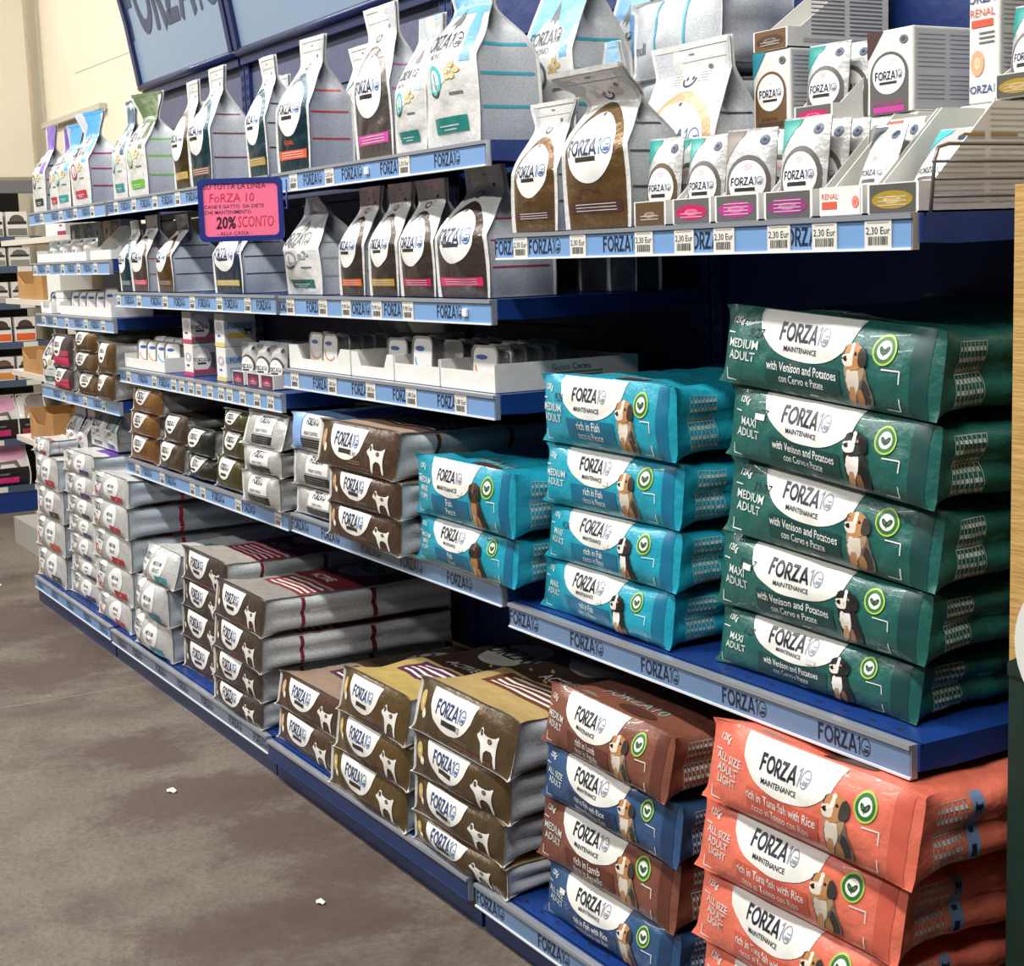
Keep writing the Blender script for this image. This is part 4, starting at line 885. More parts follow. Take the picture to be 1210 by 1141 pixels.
# leftmost bay, fourth shelf
PK = SBz('5a4a48', 'd8386a'); 
def pink(su, k, W, H): su.put(k, rect(.1*W, .08*H, .9*W, .34*H, 6, 2), ink('d52f62'), .001); su.put(k, rect(.1*W, .38*H, .9*W, .55*H, 6, 2), ink('a03a50'), .0008)
PK['prints'].append(('pink_band', pink))
stack('pet_food_bag', ['pink-banded foil bag, lower of two on the leftmost bay', 'pink-banded foil bag, upper of two on the leftmost bay'], [-3.115, -3.11], [.25, .245], -.004, [.779, .852], .962, .3, [PK]*2, 1400, bulge=.02, nu=18, nv=8, group='pink-banded bags')
stack('pet_food_bag', ['bronze bag, lowest of three beside the pink-banded bags', 'bronze bag, middle of three beside the pink-banded bags', 'bronze bag, topmost of three beside the pink-banded bags'], [-2.80, -2.82, -2.81], [.25, .26, .25], -.004, [.779, .850,   .917], .982, .3, [SBz('6d5234', '8a6a44')]*3, 1420, bulge=.02, amp=.005, nu=18, nv=8, group='bronze bags in the stack of three')
stack('pet_food_bag', ['bronze bag at the bay end of the leftmost fourth shelf, lower one', 'bronze bag at the bay end of the leftmost fourth shelf, upper one'], [-2.53, -2.51], [.18, .175], -.012, [.779, .860], .958, .3, [SBz('6d5234', '8a6a44')]*2, 1440, bulge=.016, amp=.005, nu=18, nv=8, group='bronze bags at the bay end')

# ------------------------------------------------------------------ upright bags
def up(label, x0, x1, y, z, H, D, S, group=None, **k):
    W = x1-x0
    standing('pet_food_bag', label, ((x0+x1)/2, y, z+.001), W, H, D, None, S, group=group, **k)
def dark(su, k, W, H): pass
BLUEP = lambda: GREY_BLUE()
TOPZ = 1.376
g = 'tall bags on the top shelf of the third bay'

up('teal-black bag with ochre stripes beside the pink sale sign, left of the orange-banded bag', -1.19, -1.075, .022, TOPZ, .275, .10, dietbag('20414a', 'b08a2f', '', outline='51707c', nose='d29a3a'), group=g, seed=21, lx=-0.04, neck=0.62, topw=0.72, tz=0.8)
up('teal-black bag with orange-red stripes and red side lines on the top shelf', -.99, -.845, .022, TOPZ, .285, .105, dietbag('1d3c47', 'e2562f', 'RENAL', outline='6f9cc4', sline='d8452f', nose='d8452f'), group=g, seed=22, lx=0.015, neck=0.64, topw=0.72, yaw=.08, tz=0.8)
up('white bag with blue-edged oval half hidden behind the orange-striped bag', -.96, -.83, .16, TOPZ, .275, .09, dietbag('2a4a5e', '4a7a9a', '', outline='7fa3c0', capmetal=.3), group=g, seed=23, lx=-0.04, neck=.85, topw=1.0)
up('charcoal bag with magenta band and large white oval on the top shelf', -.578, -.42, .022, TOPZ, .295, .08, dietbag('5a534e', 'c4459a', '', outline='5a534e', sline='c46aa8'), group=g, seed=24, lx=-0.035, neck=0.74, topw=0.86, tz=0.8)
up('small white bag with teal circle and teal label left of the big one', -.395, -.278, .022, TOPZ, .245, .085, monobag('a9c7dc', '3fb0b4', '1d8078', '3aa7b6', upper=.84), group=g, seed=25, lx=0.02, neck=.75, topw=.75)
up('large white bag with twisted blue neck, teal circle and teal label', -.262, -.075, .022, TOPZ, .315, .12, monobag('6da5cf', '45bcc2', '1a7f76', '35a6b8', upper=.72), group=g, seed=26, lx=-0.03, neck=0.5, topw=0.62, twist=.35, bulge=.022, amp=.005, tz=0.76)
up('tall sky-blue and white bag with a cat picture, behind the twisted-neck bag', -.205, -.035, .19, TOPZ, .33, .12, monobag('79b4e0', '5a6a78', 'c3c6c8', '2f9fb5', upper=.60), group=g, seed=27, lx=-0.03, neck=.95, topw=.9, bulge=.006)
up('sky-blue and white bag with a pointed grey side, second from the right end', -.13, -.022, .32, TOPZ, .325, .10, monobag('6fa9dc', '5a6a78', 'c3c6c8', '2f9fb5', upper=.55), group=g, seed=28, lx=-0.03, neck=.95, topw=.85, bulge=.006, yaw=.0)
# bags at the rear of the nearest top shelf
WS = dict(body=GREY_PRINT(), side=GREY_PRINT(), left=WHITE(), front=GREY_PRINT(), fin=WHITE(), finw=.008, prints=[('teal_stripe', lambda su, k, W, H: (su.put(k, rect(.32*W, .02*H, .345*W, .98*H, 1, 6), ink('35a6b8'), .001), su.put(k, rect(.68*W, .02*H, .705*W, .98*H, 1, 6), ink('35a6b8'), .001), su.put(k, text('null', .02, .12*W, .4*H, .0), ink('4a4c50'), .001)))])
stack('pet_food_bag', ['grey and white bag on its side, lowest behind the intestinal bags', 'grey and white bag on its side, middle one behind the intestinal bags', 'grey and white bag with teal bands lying flat on top of two others'], [.025, .03, .02], [.24, .235, .235], .285, [1.218, 1.345, 1.470], 1.60, .155, [WS]*3, 2100, yaws=[0, 0, .0], bulge=.02, amp=.005, group='grey bags lying behind the top shelf bags')
up('grey-sided bag with teal lines and pointed top, just right of the sky-blue bags', .005, .10, .17, 1.218, .315, .09, monobag('8fb8d8', '5a6a78', 'c3c6c8', '2f9fb5', upper=.7), group='grey-sided pointed bags', seed=31, lx=0, neck=.6, topw=.3)
g = 'brown intestinal bags at the front of the upper shelf'
BRN = lambda: dietbag('6b5130', '4a2f2a', 'INTESTINAL', 'COLON', sline='4a4744')
up('small bronze and white intestinal bag at the left end of the nearest upper shelf', .042, .163, .022, 1.218, .208, .075, BRN(), group=g, seed=32, lx=0.01, neck=0.74, topw=1, yaw=.05, tz=0.8)
up('larger bronze and white intestinal bag with bent-over white top', .214, .37, .022, 1.218, .262, .10, BRN(), group=g, seed=33, lx=-0.03, neck=.80, topw=1.15, yaw=.06, bend=.05, tz=.72)
up('big white bag with a tan oval standing behind the treat pouches', .205, .40, .165, 1.218, .285, .10, dietbag('c09a72', 'b78c62', '', white='e6e5e1', nose='2a2422', icon='1f2a50', outline='c09a72', capmetal=.1), group=None, seed=34, lx=-0.03, neck=.96, topw=1.0, bulge=.006)
# second bay top shelf
g = 'bags on the top shelf of the second bay'
up('white bag with slate-blue neck and teal label at the left of the top shelf', -2.318, -2.19, .022, TOPZ, .28, .09, monobag('4d6478', '6bbcc4', '2a8585', '3aa7b6', upper=.68), group=g, seed=41, lx=0, neck=0.6, topw=0.72, tz=0.76)
up('white bag with olive-green neck, green label and green side lines', -2.165, -1.99, .022, TOPZ, .29, .11, monobag('5a6b45', '8fb95a', '62ab2f', '7fbb4e', upper=.70), group=g, seed=42, lx=-0.05, neck=0.5, topw=0.85, twist=.3, tz=0.74)
up('pale green bag leaning at the back of the top shelf', -2.11, -1.92, .17, TOPZ, .26, .09, monobag('a9cfa2', '8fb95a', 'b5cfa5', 'a3c99a', upper=.35), group=g, seed=43, lx=0.02, neck=.85, topw=.7, bulge=.02)
up('dark brown bag with white oval and yellow mark left of the sale sign', -1.742, -1.625, .022, TOPZ, .275, .085, dietbag('4b3a22', 'c0a12c', '', outline='a58a55', sline='4a4744'), group=g, seed=44, lx=0.0, neck=0.62, topw=0.68, tz=0.8)
up('dark teal bag with slim white oval and tall white neck', -1.608, -1.458, .022, TOPZ, .292, .105, dietbag('22434e', '7a4a3a', '', outline='6f8da0', sline='7a3a3a'), group=g, seed=45, lx=0.01, neck=0.6, topw=0.7, tz=0.8)
up('silver-sided bag with black lines behind the dark teal bag', -1.50, -1.39, .165, TOPZ, .265, .10, dietbag('22434e', '7a4a3a', '', sline='2f2f33'), group=g, seed=46, neck=.8, topw=.8)
up('white-topped bag at the rear of the second bay next to an upright post', -1.62, -1.51, .19, TOPZ, .275, .09, plainbag('d9d9d6'), group=g, seed=47, neck=.85, topw=.9)
up('plain white bag behind the ochre-striped bag', -1.30, -1.2, .15, TOPZ, .22, .08, plainbag('dcdcda'), group=g, seed=48, neck=.85, topw=.8)
# leftmost bay top shelf
g = 'purple and blue-topped bags on the leftmost bay'
up('white bag with violet neck and black label at the far left end', -3.318, -3.15, .02, TOPZ, .285, .09, monobag('7a5fb8', '3a3f45', '1f2024', '2a3560', upper=.72), group=g, seed=51, lx=0.05, neck=0.55, topw=0.75, tz=0.74)
up('white bag with deep violet neck and red label', -3.12, -3.0, .03, TOPZ, .265, .09, monobag('5e3f9e', 'd0404a', 'c22a3c', '5a2f5a', upper=.70), group=g, seed=52, lx=0.06, neck=0.55, topw=0.95, tz=0.74)
up('white bag with light blue neck and teal label', -2.985, -2.825, .02, TOPZ, .265, .085, monobag('5fa8dc', '3fae9f', '1f8f8a', '3aa7b6', upper=.68), group=g, seed=53, lx=0.05, neck=0.52, topw=0.75, twist=.2, tz=0.74)
up('white bag with light blue neck, crimson label and crimson side lines', -2.785, -2.575, .02, TOPZ, .292, .11, monobag('4f9bd6', 'c8305a', 'b5223f', 'a5305a', upper=.70), group=g, seed=54, lx=-0.05, neck=0.5, topw=0.82, twist=.25, tz=0.74)
# second shelf
Z2 = 1.109
g = 'dark cat food bags on the second shelf of the second bay'
up('dark teal bag with pale oval, leftmost on the second shelf', -2.315, -2.205, .022, Z2, .205, .09, dietbag('22404c', '6a7a80', '', sline='3a3a3a', outline='6f9cc4'), group=g, seed=61, lx=-0.03, neck=0.7, topw=0.7, tz=0.8)
up('taupe bag with a hot pink band and oval on the second shelf', -2.19, -2.05, .022, Z2, .215, .095, dietbag('55443c', 'd4275a', '', sline='c42a5a', outline='8a7a6a'), group=g, seed=62, lx=-0.01, neck=0.72, topw=0.8, tz=0.8)
up('bronze bag with broad grey side and dark lines on the second shelf', -1.95, -1.82, .022, Z2, .21, .14, dietbag('5e4628', '6a4a30', '', sline='26262a', side=GREY_BLUE(), outline='a5885a'), group=g, seed=63, lx=-0.04, neck=0.72, topw=0.8, tz=0.8)
up('navy bag with yellow stripe and oval under the pink sale sign', -1.475, -1.285, .022, Z2, .205, .13, dietbag('26384e', 'b8a53a', '', sline='2a2a30', side=GREY_BLUE()), group=g, seed=64, lx=-0.03, neck=.94, topw=1.0)
up('grey bag seen edge-on left of the navy bag', -1.66, -1.56, .10, Z2, .19, .10, plainbag('6f7275', .3, GREY_BLUE()), group=g, seed=65, neck=.9, topw=.9)
g = 'bags on the second shelf of the third bay'
up('crumpled white bag with dark teal label at the left end of the shelf', -.985, -.80, .022, Z2, .212, .11, monobag('b9cbd6', '9a9c9e', '1f5a55', '9aa0a4', upper=.9, food='55585a'), group=g, seed=71, lx=-0.06, neck=.7, topw=.35, amp=.007, bulge=.02)
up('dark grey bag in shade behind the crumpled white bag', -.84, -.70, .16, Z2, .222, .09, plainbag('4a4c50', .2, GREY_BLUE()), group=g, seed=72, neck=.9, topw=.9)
CH = lambda acc, nm='': dietbag('4a4038', acc, nm, sline='7a7a7c', white='c9c8c4')
up('charcoal bag with an orange band on the second shelf', -.695, -.582, .022, Z2, .218, .085, CH('e2641f'), group=g, seed=73, lx=0.02, neck=0.72, topw=0.84, tz=0.8)
up('charcoal bag with a gold band on the second shelf', -.545, -.425, .022, Z2, .218, .085, CH('b8912f'), group=g, seed=74, lx=0.005, neck=0.72, topw=0.84, tz=0.8)
up('charcoal bag with a raspberry band, smaller one on the second shelf', -.402, -.268, .022, Z2, .218, .09, CH('b51f56'), group=g, seed=75, lx=-0.02, neck=0.76, topw=0.84, tz=0.8)
up('large charcoal bag with a pink band and big white oval at the shelf end', -.245, -.062, .022, Z2, .232, .13, dietbag('4a4038', 'd42a6a', '', sline='b52a5a', side=GREY_PRINT()), group=g, seed=76, lx=-0.03, neck=0.72, topw=0.7, bulge=.02, tz=0.8)
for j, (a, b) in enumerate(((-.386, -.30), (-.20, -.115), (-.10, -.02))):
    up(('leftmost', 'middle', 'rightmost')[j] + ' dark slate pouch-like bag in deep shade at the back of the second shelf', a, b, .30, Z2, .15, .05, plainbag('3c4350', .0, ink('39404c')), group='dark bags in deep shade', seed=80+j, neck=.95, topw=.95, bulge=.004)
g = 'white bags standing on the stacks of the leftmost bay'
up('white bag with a numbered black circle at the left end beside pink bags', -3.325, -3.15, .01, .779, .205, .09, monobag('2a2a2e', '26282c', '2f5a45', '9aa0a4', upper=.86), group=None, seed=90, neck=.92, topw=.9)
DRY = lambda cap, band: monobag(cap, '8a7a70', band, '9aa0a4', upper=.75, food='7a4a42', sub='DRY')
up('silver-blue bag standing on the far left stack under the shelf', -3.27, -3.12, .06, .546, .15, .07, DRY('b3bccb', 'c9ccd2'), group=g, seed=91, neck=.9, topw=.9)
up('slim pink and purple edged bag standing on the far left stack', -3.09, -3.0, .06, .546, .15, .07, DRY('d8c3cc', '6a4a92'), group=g, seed=92, neck=.95, topw=.95)
up('white bag with navy writing standing on the white and purple stack', -2.93, -2.78, .06, .592, .14, .06, DRY('dcdcd8', '2a3560'), group=g, seed=93, neck=.95, topw=.95)
up('teal-edged bag standing on the white and purple stack', -2.765, -2.63, .06, .592, .14, .06, DRY('4f8f92', '2a6a6a'), group=g, seed=94, neck=.95, topw=.95)
lying('pet_food_bag', 'small white bag lying flat on the far left stack in front of standing bags', (-3.20, -.052, .547), .22, .05, .10, None, whitebag('b0303a', 'c8564a'), .0, 1111, nu=14, nv=6)

# ------------------------------------------------------------------ treat pouches, display boxes and cartons of the nearest upper shelf
TE_ = '2f9c94'; GY = '5d5753'
gp = 'treat pouches in display boxes'
def dispset(label, x, W, base, accent, pouches, hb=.115, D=.17, hf=.036, lines=4, card='dedcd6', word=None, y=.024, z=1.218):
    disptray(label, x, y, z, W, D, hf, hb, base, accent, card, group='display boxes on the upper shelf', word=word, lines=lines)
    for j, (dx, dy, dz, pw, ph, b, c, ya, plab) in enumerate(pouches):
        pouch(plab, x+W/2+dx, y+dy, z+.0025+dz, pw, ph, b, c, ya, .12, gp, int(x*1000)+j)
dispset('brown display box, leftmost of the small display boxes', .386, .080, '5a4428', '5a4428', [(0, .022, 0, .07, .125, '5b4527', TE_, .15, 'silver pouch with brown oval and teal corner, leftmost pouch at the front'), (.008, .065, .0, .068, .125, '5b4527', TE_, .1, 'silver pouch right behind the leftmost front pouch'), (.006, .11, 0, .068, .13, '5b4527', TE_, 0, 'silver pouch at the back of the brown display box')], lines=2)
dispset('grey display box with raspberry panel, second from the left', .483, .090, '615d5c', 'b8195a', [(0, .022, 0, .076, .120, GY, TE_, .1, 'silver pouch with a grey oval, front of the second display box'), (.012, .06, .0, .07, .122, GY, '6fb3b8', .2, 'silver pouch second in the second display box'), (.012, .098, 0, .07, .122, GY, '6fb3b8', .25, 'silver pouch third in the second display box'), (.012, .135, 0, .07, .122, GY, '6fb3b8', .2, 'silver pouch at the back of the second display box')], lines=2)
dispset('grey display box with magenta panel, third from the left', .582, .095, '5d5a58', 'a8307e', [(-.004, .024, 0, .078, .122, GY, '8f857c', .35, 'tilted silver pouch at the front of the third display box'), (.0, .075, 0, .074, .122, GY, TE_, .3, 'silver pouch second in the third display box'), (.004, .115, 0, .074, .122, GY, TE_, .3, 'silver pouch at the back of the third display box')])
dispset('grey display box with plum panel, fourth from the left', .688, .096, '5a5654', '8e2f72', [(.0, .022, 0, .084, .128, GY, TE_, .08, 'silver pouch with teal corner, front of the fourth display box')] + [(.008+.004*i, .05+.028*i, 0, .078, .124, GY, '9fb7bd', .12, ('second', 'third', 'fourth', 'rearmost')[i] + ' silver pouch in the fourth display box') for i in range(4)])
R5 = disptray('white display box with orange print and tall slanted sides', .800, .022, 1.218, .078, .20, .036, .128, 'e2dfd8', None, group='display boxes on the upper shelf', word='RENAL')
pouch('white pouch with orange round picture in the white display box', .850, .055, 1.221, .056, .115, 'd9d6d0', '23283a', .0, .38, gp, 5)
pouch('white pouch leaning at the rear of the white display box', .850, .10, 1.221, .056, .118, 'd9d6d0', 'd4573e', .1, .22, gp, 6)
R6 = disptray('grey and gold display box with tall slanted sides by the wire divider', .884, .024, 1.218, .086, .195, .036, .128, '55524c', 'a08425', group='display boxes on the upper shelf', lines=3)
for j, (lab, dy) in enumerate((('front silver pouch with teal corner in the gold display box', .04), ('second silver pouch with teal corner in the gold display box', .075), ('third silver pouch with teal corner in the gold display box', .11), ('rear silver pouch with teal corner in the gold display box', .145))):
    pouch(lab, .934, .018+dy, 1.221+.002*j, .062, .118, 'c9c8c5', '3fb8ba', .0, .62, gp, 30+j)
ss = Surf(np.array([[[.0862, .195*i/6, .128*j/6] for i in range(7)] for j in range(7)]), .195, .128); k = MB()
for i in range(17):
    zz = .010+.0068*i; y0 = max(.02, (zz-.034)*1.18+.018)
    if .10-y0 > .01: ss.put(k, rect(y0, zz, .105, zz+.0014, 2, 1), ink('b2b3b6'), .0004)
    ss.put(k, rect(.115, zz, .188, zz+.0014, 2, 1), ink('b2b3b6'), .0004)
ss.put(k, rect(.07, .087, .105, .0905, 1, 1), ink('a5803a'), .0006); ss.put(k, rect(.115, .087, .16, .0905, 1, 1), ink('a5803a'), .0006)
k.build('side_print', R6)
# wire divider at the shelf end
R = thing('wire_divider', 'grey wire divider with four bars at the right end of the upper shelf', 'shelf divider', (.983, .03, 1.217)); wire = mat('wire_grey', '#77726c', .4, .5)
k = MB(); k.tube([(0, 0, 0), (0, .006, .06), (0, .012, .074), (0, .028, .078), (0, .36, .078), (0, .37, .07), (0, .372, 0)], .0022, wire); k.build('frame', R)
for zz in (.058, .038, .018):
    k = MB(); k.tube([(0, .003, zz), (0, .37, zz)], .0018, wire); k.build('wire', R)
# cartons behind
gc = 'cartons at the back of the upper shelf'
for j, (x, lab) in enumerate(((.40, 'left'), (.503, 'middle'), (.648, 'right'))):
    carton('carton', 'plain white carton at the very back, ' + lab + ' support under the upper cartons', x, .245, 1.218, .092, .115, .138, CARD(), None, 'b9babd', group='support cartons', sideprint=False)
carton('carton', 'brown carton with oval logo standing above the silver pouches', .40-.008, .245, 1.357, .086, .105, .115, CARD(), boxprint('6b4c2c', '4a3320', 'INTESTINAL', '2b8ba0'), 'babbbf', group=gc)
disptray('open tray carton with brown front on top of the brown carton', .395, .243, 1.473, .08, .20, .030, .10, '6b4c2c', '4a3320', group=gc, lines=2)
ss = Surf(np.array([[[.0802, .2*i/6, .10*j/6] for i in range(7)] for j in range(7)]), .2, .10); k = MB()
for c in ((.045, .11), (.12, .185)):
    for i in range(12): ss.put(k, rect(c[0], .02+.006*i, c[1], .0222+.006*i, 2, 1), ink('7d7f84'), .0004)
ss.put(k, rect(.03, .008, .19, .014, 2, 1), ink('b0b1b4'), .0003)
k.build('side_print', [o for o in bpy.data.objects if o.name.startswith('display_box')][-1])
disptray('grey and raspberry display tray on the second level', .495, .238, 1.357, .084, .12, .026, .075, '5d5a58', 'b8195a', group=gc, lines=2)
pouch('silver pouch with pink flower and teal corner on the second level', .537, .262, 1.360, .08, .112, GY, TE_, .1, .1, gp, 50)
pouch('silver pouch behind the teal-cornered one on the second level', .552, .295, 1.360, .074, .112, GY, '9fb7bd', .15, .1, gp, 51)
carton('carton', 'large white and grey carton with magenta base and oval logo', .646, .243, 1.357, .088, .125, .112, CARD(), boxprint('5d5a58', 'c03a94', 'HYPOALLERGENIC', '4a2a25'), 'babbbf', group=gc)
carton('carton', 'plain white carton lifting the orange-lettered carton at the right', .80, .26, 1.218, .11, .12, .138, CARD(), None, None, group='support cartons')
def renal(su, k, W, H):
    su.put(k, text('FORZA10', .012, .5*W, .88*H, .01), ink('2a4a8a'), .0008); su.put(k, text('RENAL', .010, .45*W, .76*H, 0), ink('d4573e'), .0008)
    su.put(k, rect(.1*W, .64*H, .8*W, .70*H, 2, 1), ink('d4573e'), .0008); su.put(k, disc(.3*W, .34*H, .22*W, .11*H, 16, 2), ink('e0a884'), .0008)
    for i in range(3): su.put(k, rect(.35*W, (.5+.04*i)*H, .85*W, (.515+.04*i)*H, 2, 1), ink('6a6c70'), .0008)
    su.put(k, text('FORZA10', .010, .5*W, .12*H, .01), ink('2a4a8a'), .0008)
carton('carton', 'white carton with orange lettering at the right end of the second level', .815, .262, 1.357, .052, .11, .15, CARD(), [('printed_front', renal)], 'bdbec0', group=gc)
carton('carton', 'plain white carton under the gold tray beside the cardboard totem', .915, .255, 1.218, .066, .12, .138, CARD(), None, None, group='support cartons')
disptray('grey and gold tray on the second level beside the cardboard totem', .875, .246, 1.358, .074, .10, .03, .06, '55524c', 'a08425', group=gc, lines=3)
pouch('silver pouch with teal corner above the gold tray by the totem', .913, .268, 1.361, .07, .112, GY, TE_, .0, .1, gp, 60)

# ------------------------------------------------------------------ foil tubs in cardboard trays
gt = 'cardboard trays of foil tubs on the third bay'
cardtray('white cardboard tray with cut-out front, leftmost on the tub shelf', -.985, .012, .946, .335, .28, .052, group=gt)
cardtray('white cardboard tray with low front, second on the tub shelf', -.642, .012, .946, .20, .28, .050, group=gt)
cardtray('white cardboard tray holding the blue-striped tub, third on the tub shelf', -.436, .012, .946, .19, .28, .050, False, group=gt)
cardtray('white cardboard tray with printed side at the end of the tub shelf', -.240, .012, .946, .205, .30, .050, False, group=gt, text_side=True)
gt = 'foil tubs on the third bay'
def tubrow(x, y, n, accent, first, where, W=.085, H=.076, yaw=.0, z=.949, dy=.030, dx=.0, pr=1):
    for j in range(n):
        lab = (first if j == 0 else ('second', 'third', 'fourth', 'fifth', 'sixth')[j-1] + ' foil tub from the front ' + where)
        tub(lab, x+dx*j, y+dy*j, z, W, H, accent, yaw, .06, gt, j < pr)
tubrow(-.92, .05, 2, 'c98a4a', 'foil tub leaning behind the left cut-out of the leftmost tray', 'at the left of the leftmost tray')
tubrow(-.82, .04, 5, 'c56a3a', 'foil tub with orange stripe at the front of the leftmost tray', 'in the right row of the leftmost tray')
tubrow(-.515, .055, 4, '3f6fb0', 'foil tub with blue lettering in the second tray', 'in the second tray', W=.095)
tubrow(-.345, .026, 1, '2a8fd0', 'foil tub with bright blue swoosh standing proud in the third tray', '', W=.088, H=.085, z=.95)
tubrow(-.33, .085, 4, '9a9c9e', 'plain foil tub right behind the blue swoosh tub', 'behind the blue swoosh tub', pr=0)
tubrow(-.115, .035, 5, 'd0703a', 'foil tub with pink stripe at the front of the last tray', 'in the printed-side tray', W=.10)
tubrow(-.19, .13, 4, '9a9c9e', 'plain foil tub in the left rear of the printed-side tray', 'in the left rear of the printed-side tray', pr=0, W=.075)
def cup(label, x, y, z, W, D, H, group, tilt=0, yaw=0):
    R = thing('plastic_tub', label, 'food tub', (x, y, z), yaw, group); R.rotation_euler = (tilt, 0, yaw); m = mat('grey_plastic_tub', '#a19f98', .45); k = MB()
    n = 24; L = []
    for (s, zz) in ((.80, 0), (.97, H*.88), (1.05, H*.9), (1.05, H)):
        P = rrect(W*s, D*s, .25*min(W, D))
        L.append([(p, q-D*s/2, zz) for p, q in P])
    n = len(L[0]); F = [(a*n+j, a*n+(j+1) % n, (a+1)*n+(j+1) % n, (a+1)*n+j) for a in range(3) for j in range(n)] + [tuple(range(n))[::-1]]
    k.add(sum(L, []), F, m); k.build('tub_body', R, True)
    k = MB(); k.add(L[3], [tuple(range(n))], mat('tub_lid_white', '#d9d9d6', .4)); k.build('lid', R)
gz = 'grey plastic tubs piled on the tub rows'
cup('grey plastic tub lying at the bottom of the pile on the leftmost tray', -.83, .225, 1.020, .13, .085, .032, gz); cup('grey plastic tub on top of the pile on the leftmost tray', -.83, .225, 1.053, .13, .085, .032, gz)
cup('dark grey plastic tub tilted over the second tray', -.60, .20, 1.027, .15, .09, .03, gz, .0, .3); cup('upper dark grey plastic tub over the second tray', -.57, .215, 1.058, .15, .09, .03, gz, .0, .5)
# second bay, third shelf
Z3 = .886
cardtray('white cardboard tray with four printed tubs on the second bay', -2.315, .015, Z3, .385, .16, .040, False, group=None)
for j, (x, acc) in enumerate(((-2.245, 'd98a5a'), (-2.155, 'c98a6a'), (-2.065, '2a8fd0'), (-1.985, '5aa5d0'))):
    tub(('first', 'second', 'third', 'fourth')[j] + ' foil tub from the left at the front of the second bay tray', x, .055, Z3+.003, .075, .078, acc, .35, .08, 'foil tubs of the second bay')
    tub(('first', 'second', 'third', 'fourth')[j] + ' foil tub from the left in the rear row of the second bay tray', x+.01, .10, Z3+.003, .075, .085, acc, .3, .08, 'foil tubs of the second bay', False)
gb = 'small cartons stacked in pairs on the second bay'
def smallbox(c1, c2, oval):
    def art(su, k, W, H):
        su.put(k, disc(.5*W, .6*H, .35*W, .14*H, 14, 2), ink('b9b3bd'), .0006); su.put(k, rect(0, 0, W, .13*H, 2, 1), ink(c1), .0006); su.put(k, rect(.3*W, .30*H, .6*W, .36*H, 1, 1), ink(c2), .0006)
    return [('printed_front', art)]
def sideart(R, D, H, W, base, bowlc):
    ss = Surf(np.array([[[W+.0004, D*i/8, H*j/8] for i in range(9)] for j in range(9)]), D, H); k = MB()
    ss.put(k, rect(.0, .0, D*.62, H*.72, 3, 3), ink(base), .0004); ss.put(k, disc(.22*D, .52*H, .30*D, .38*H, 20, 2), ink('dedcd8'), .0007)
    logo(ss, k, .46*D, .24*D, .5*H, '1a2440', '1a2440', .001, hs=1.3); ss.put(k, rect(.12*D, .36*H, .36*D, .42*H, 1, 1), ink('2a2826'), .001)
    ss.put(k, disc(.70*D, .85*H, .07*D, .07*H, 12, 1), ink('2a2f3a'), .0008)
    if bowlc: ss.put(k, rect(0, .1*H, D*.62, .2*H, 2, 1), ink(bowlc), .0009)
    k.build('side_art', R)
for zz, lab in ((Z3, 'lower'), (Z3+.087, 'upper')):
    R = carton('carton', lab + ' white carton with pink base and grey oval side on the second bay', -1.797, .03, zz, .072, .10, .086, CARD(), smallbox('c83a6a', '4a4a50', 0), 'b5b6b8', group=gb, sideprint=False); sideart(R, .10, .086, .072, '6a6562', 'b83a5e')
    R = carton('carton', lab + ' white and blue carton with dog picture side on the second bay', -1.535, .03, zz, .070, .085, .086, CARD(), smallbox('d9c47a', '3f6fb0', 0), 'd4d6d8', group=gb, sideprint=False)
    ss = Surf(np.array([[[.0704, .085*i/6, .086*j/6] for i in range(7)] for j in range(7)]), .085, .086); k = MB()
    ss.put(k, rect(.0, .045, .085, .062, 2, 1), ink('8fb3d8'), .0006); ss.put(k, text('FORZA10', .011, .042, .053, .01), ink('22407a'), .001); ss.put(k, rect(.01, .022, .06, .034, 2, 1), ink('d8b545' if lab == 'upper' else '7fb0d0'), .0006); ss.put(k, poly(POINTER, .05, .03, .026, .018), ink('23252a'), .0008); k.build('side_art', R)
gd = 'pouch display boxes on the second bay'
for j, (x, lab) in enumerate(((-1.387, 'left'), (-1.283, 'middle'), (-1.192, 'right'))):
    disptray(lab + ' plum-fronted display box on the third shelf of the second bay', x, .018, Z3, .082, .20, .034, .075, '4a2a3a', '8a1f4a', group=gd, lines=2)
    for q in range(3):
        pouch(('front', 'second', 'third')[q] + ' silver pouch in the ' + lab + ' plum-fronted display box', x+.041, .046+.045*q, Z3+.003, .074, .10, '4f4a48', '6fb3b8' if q else '7a7672', .2, .1, 'pouches on the second bay', 70+5*j+q)
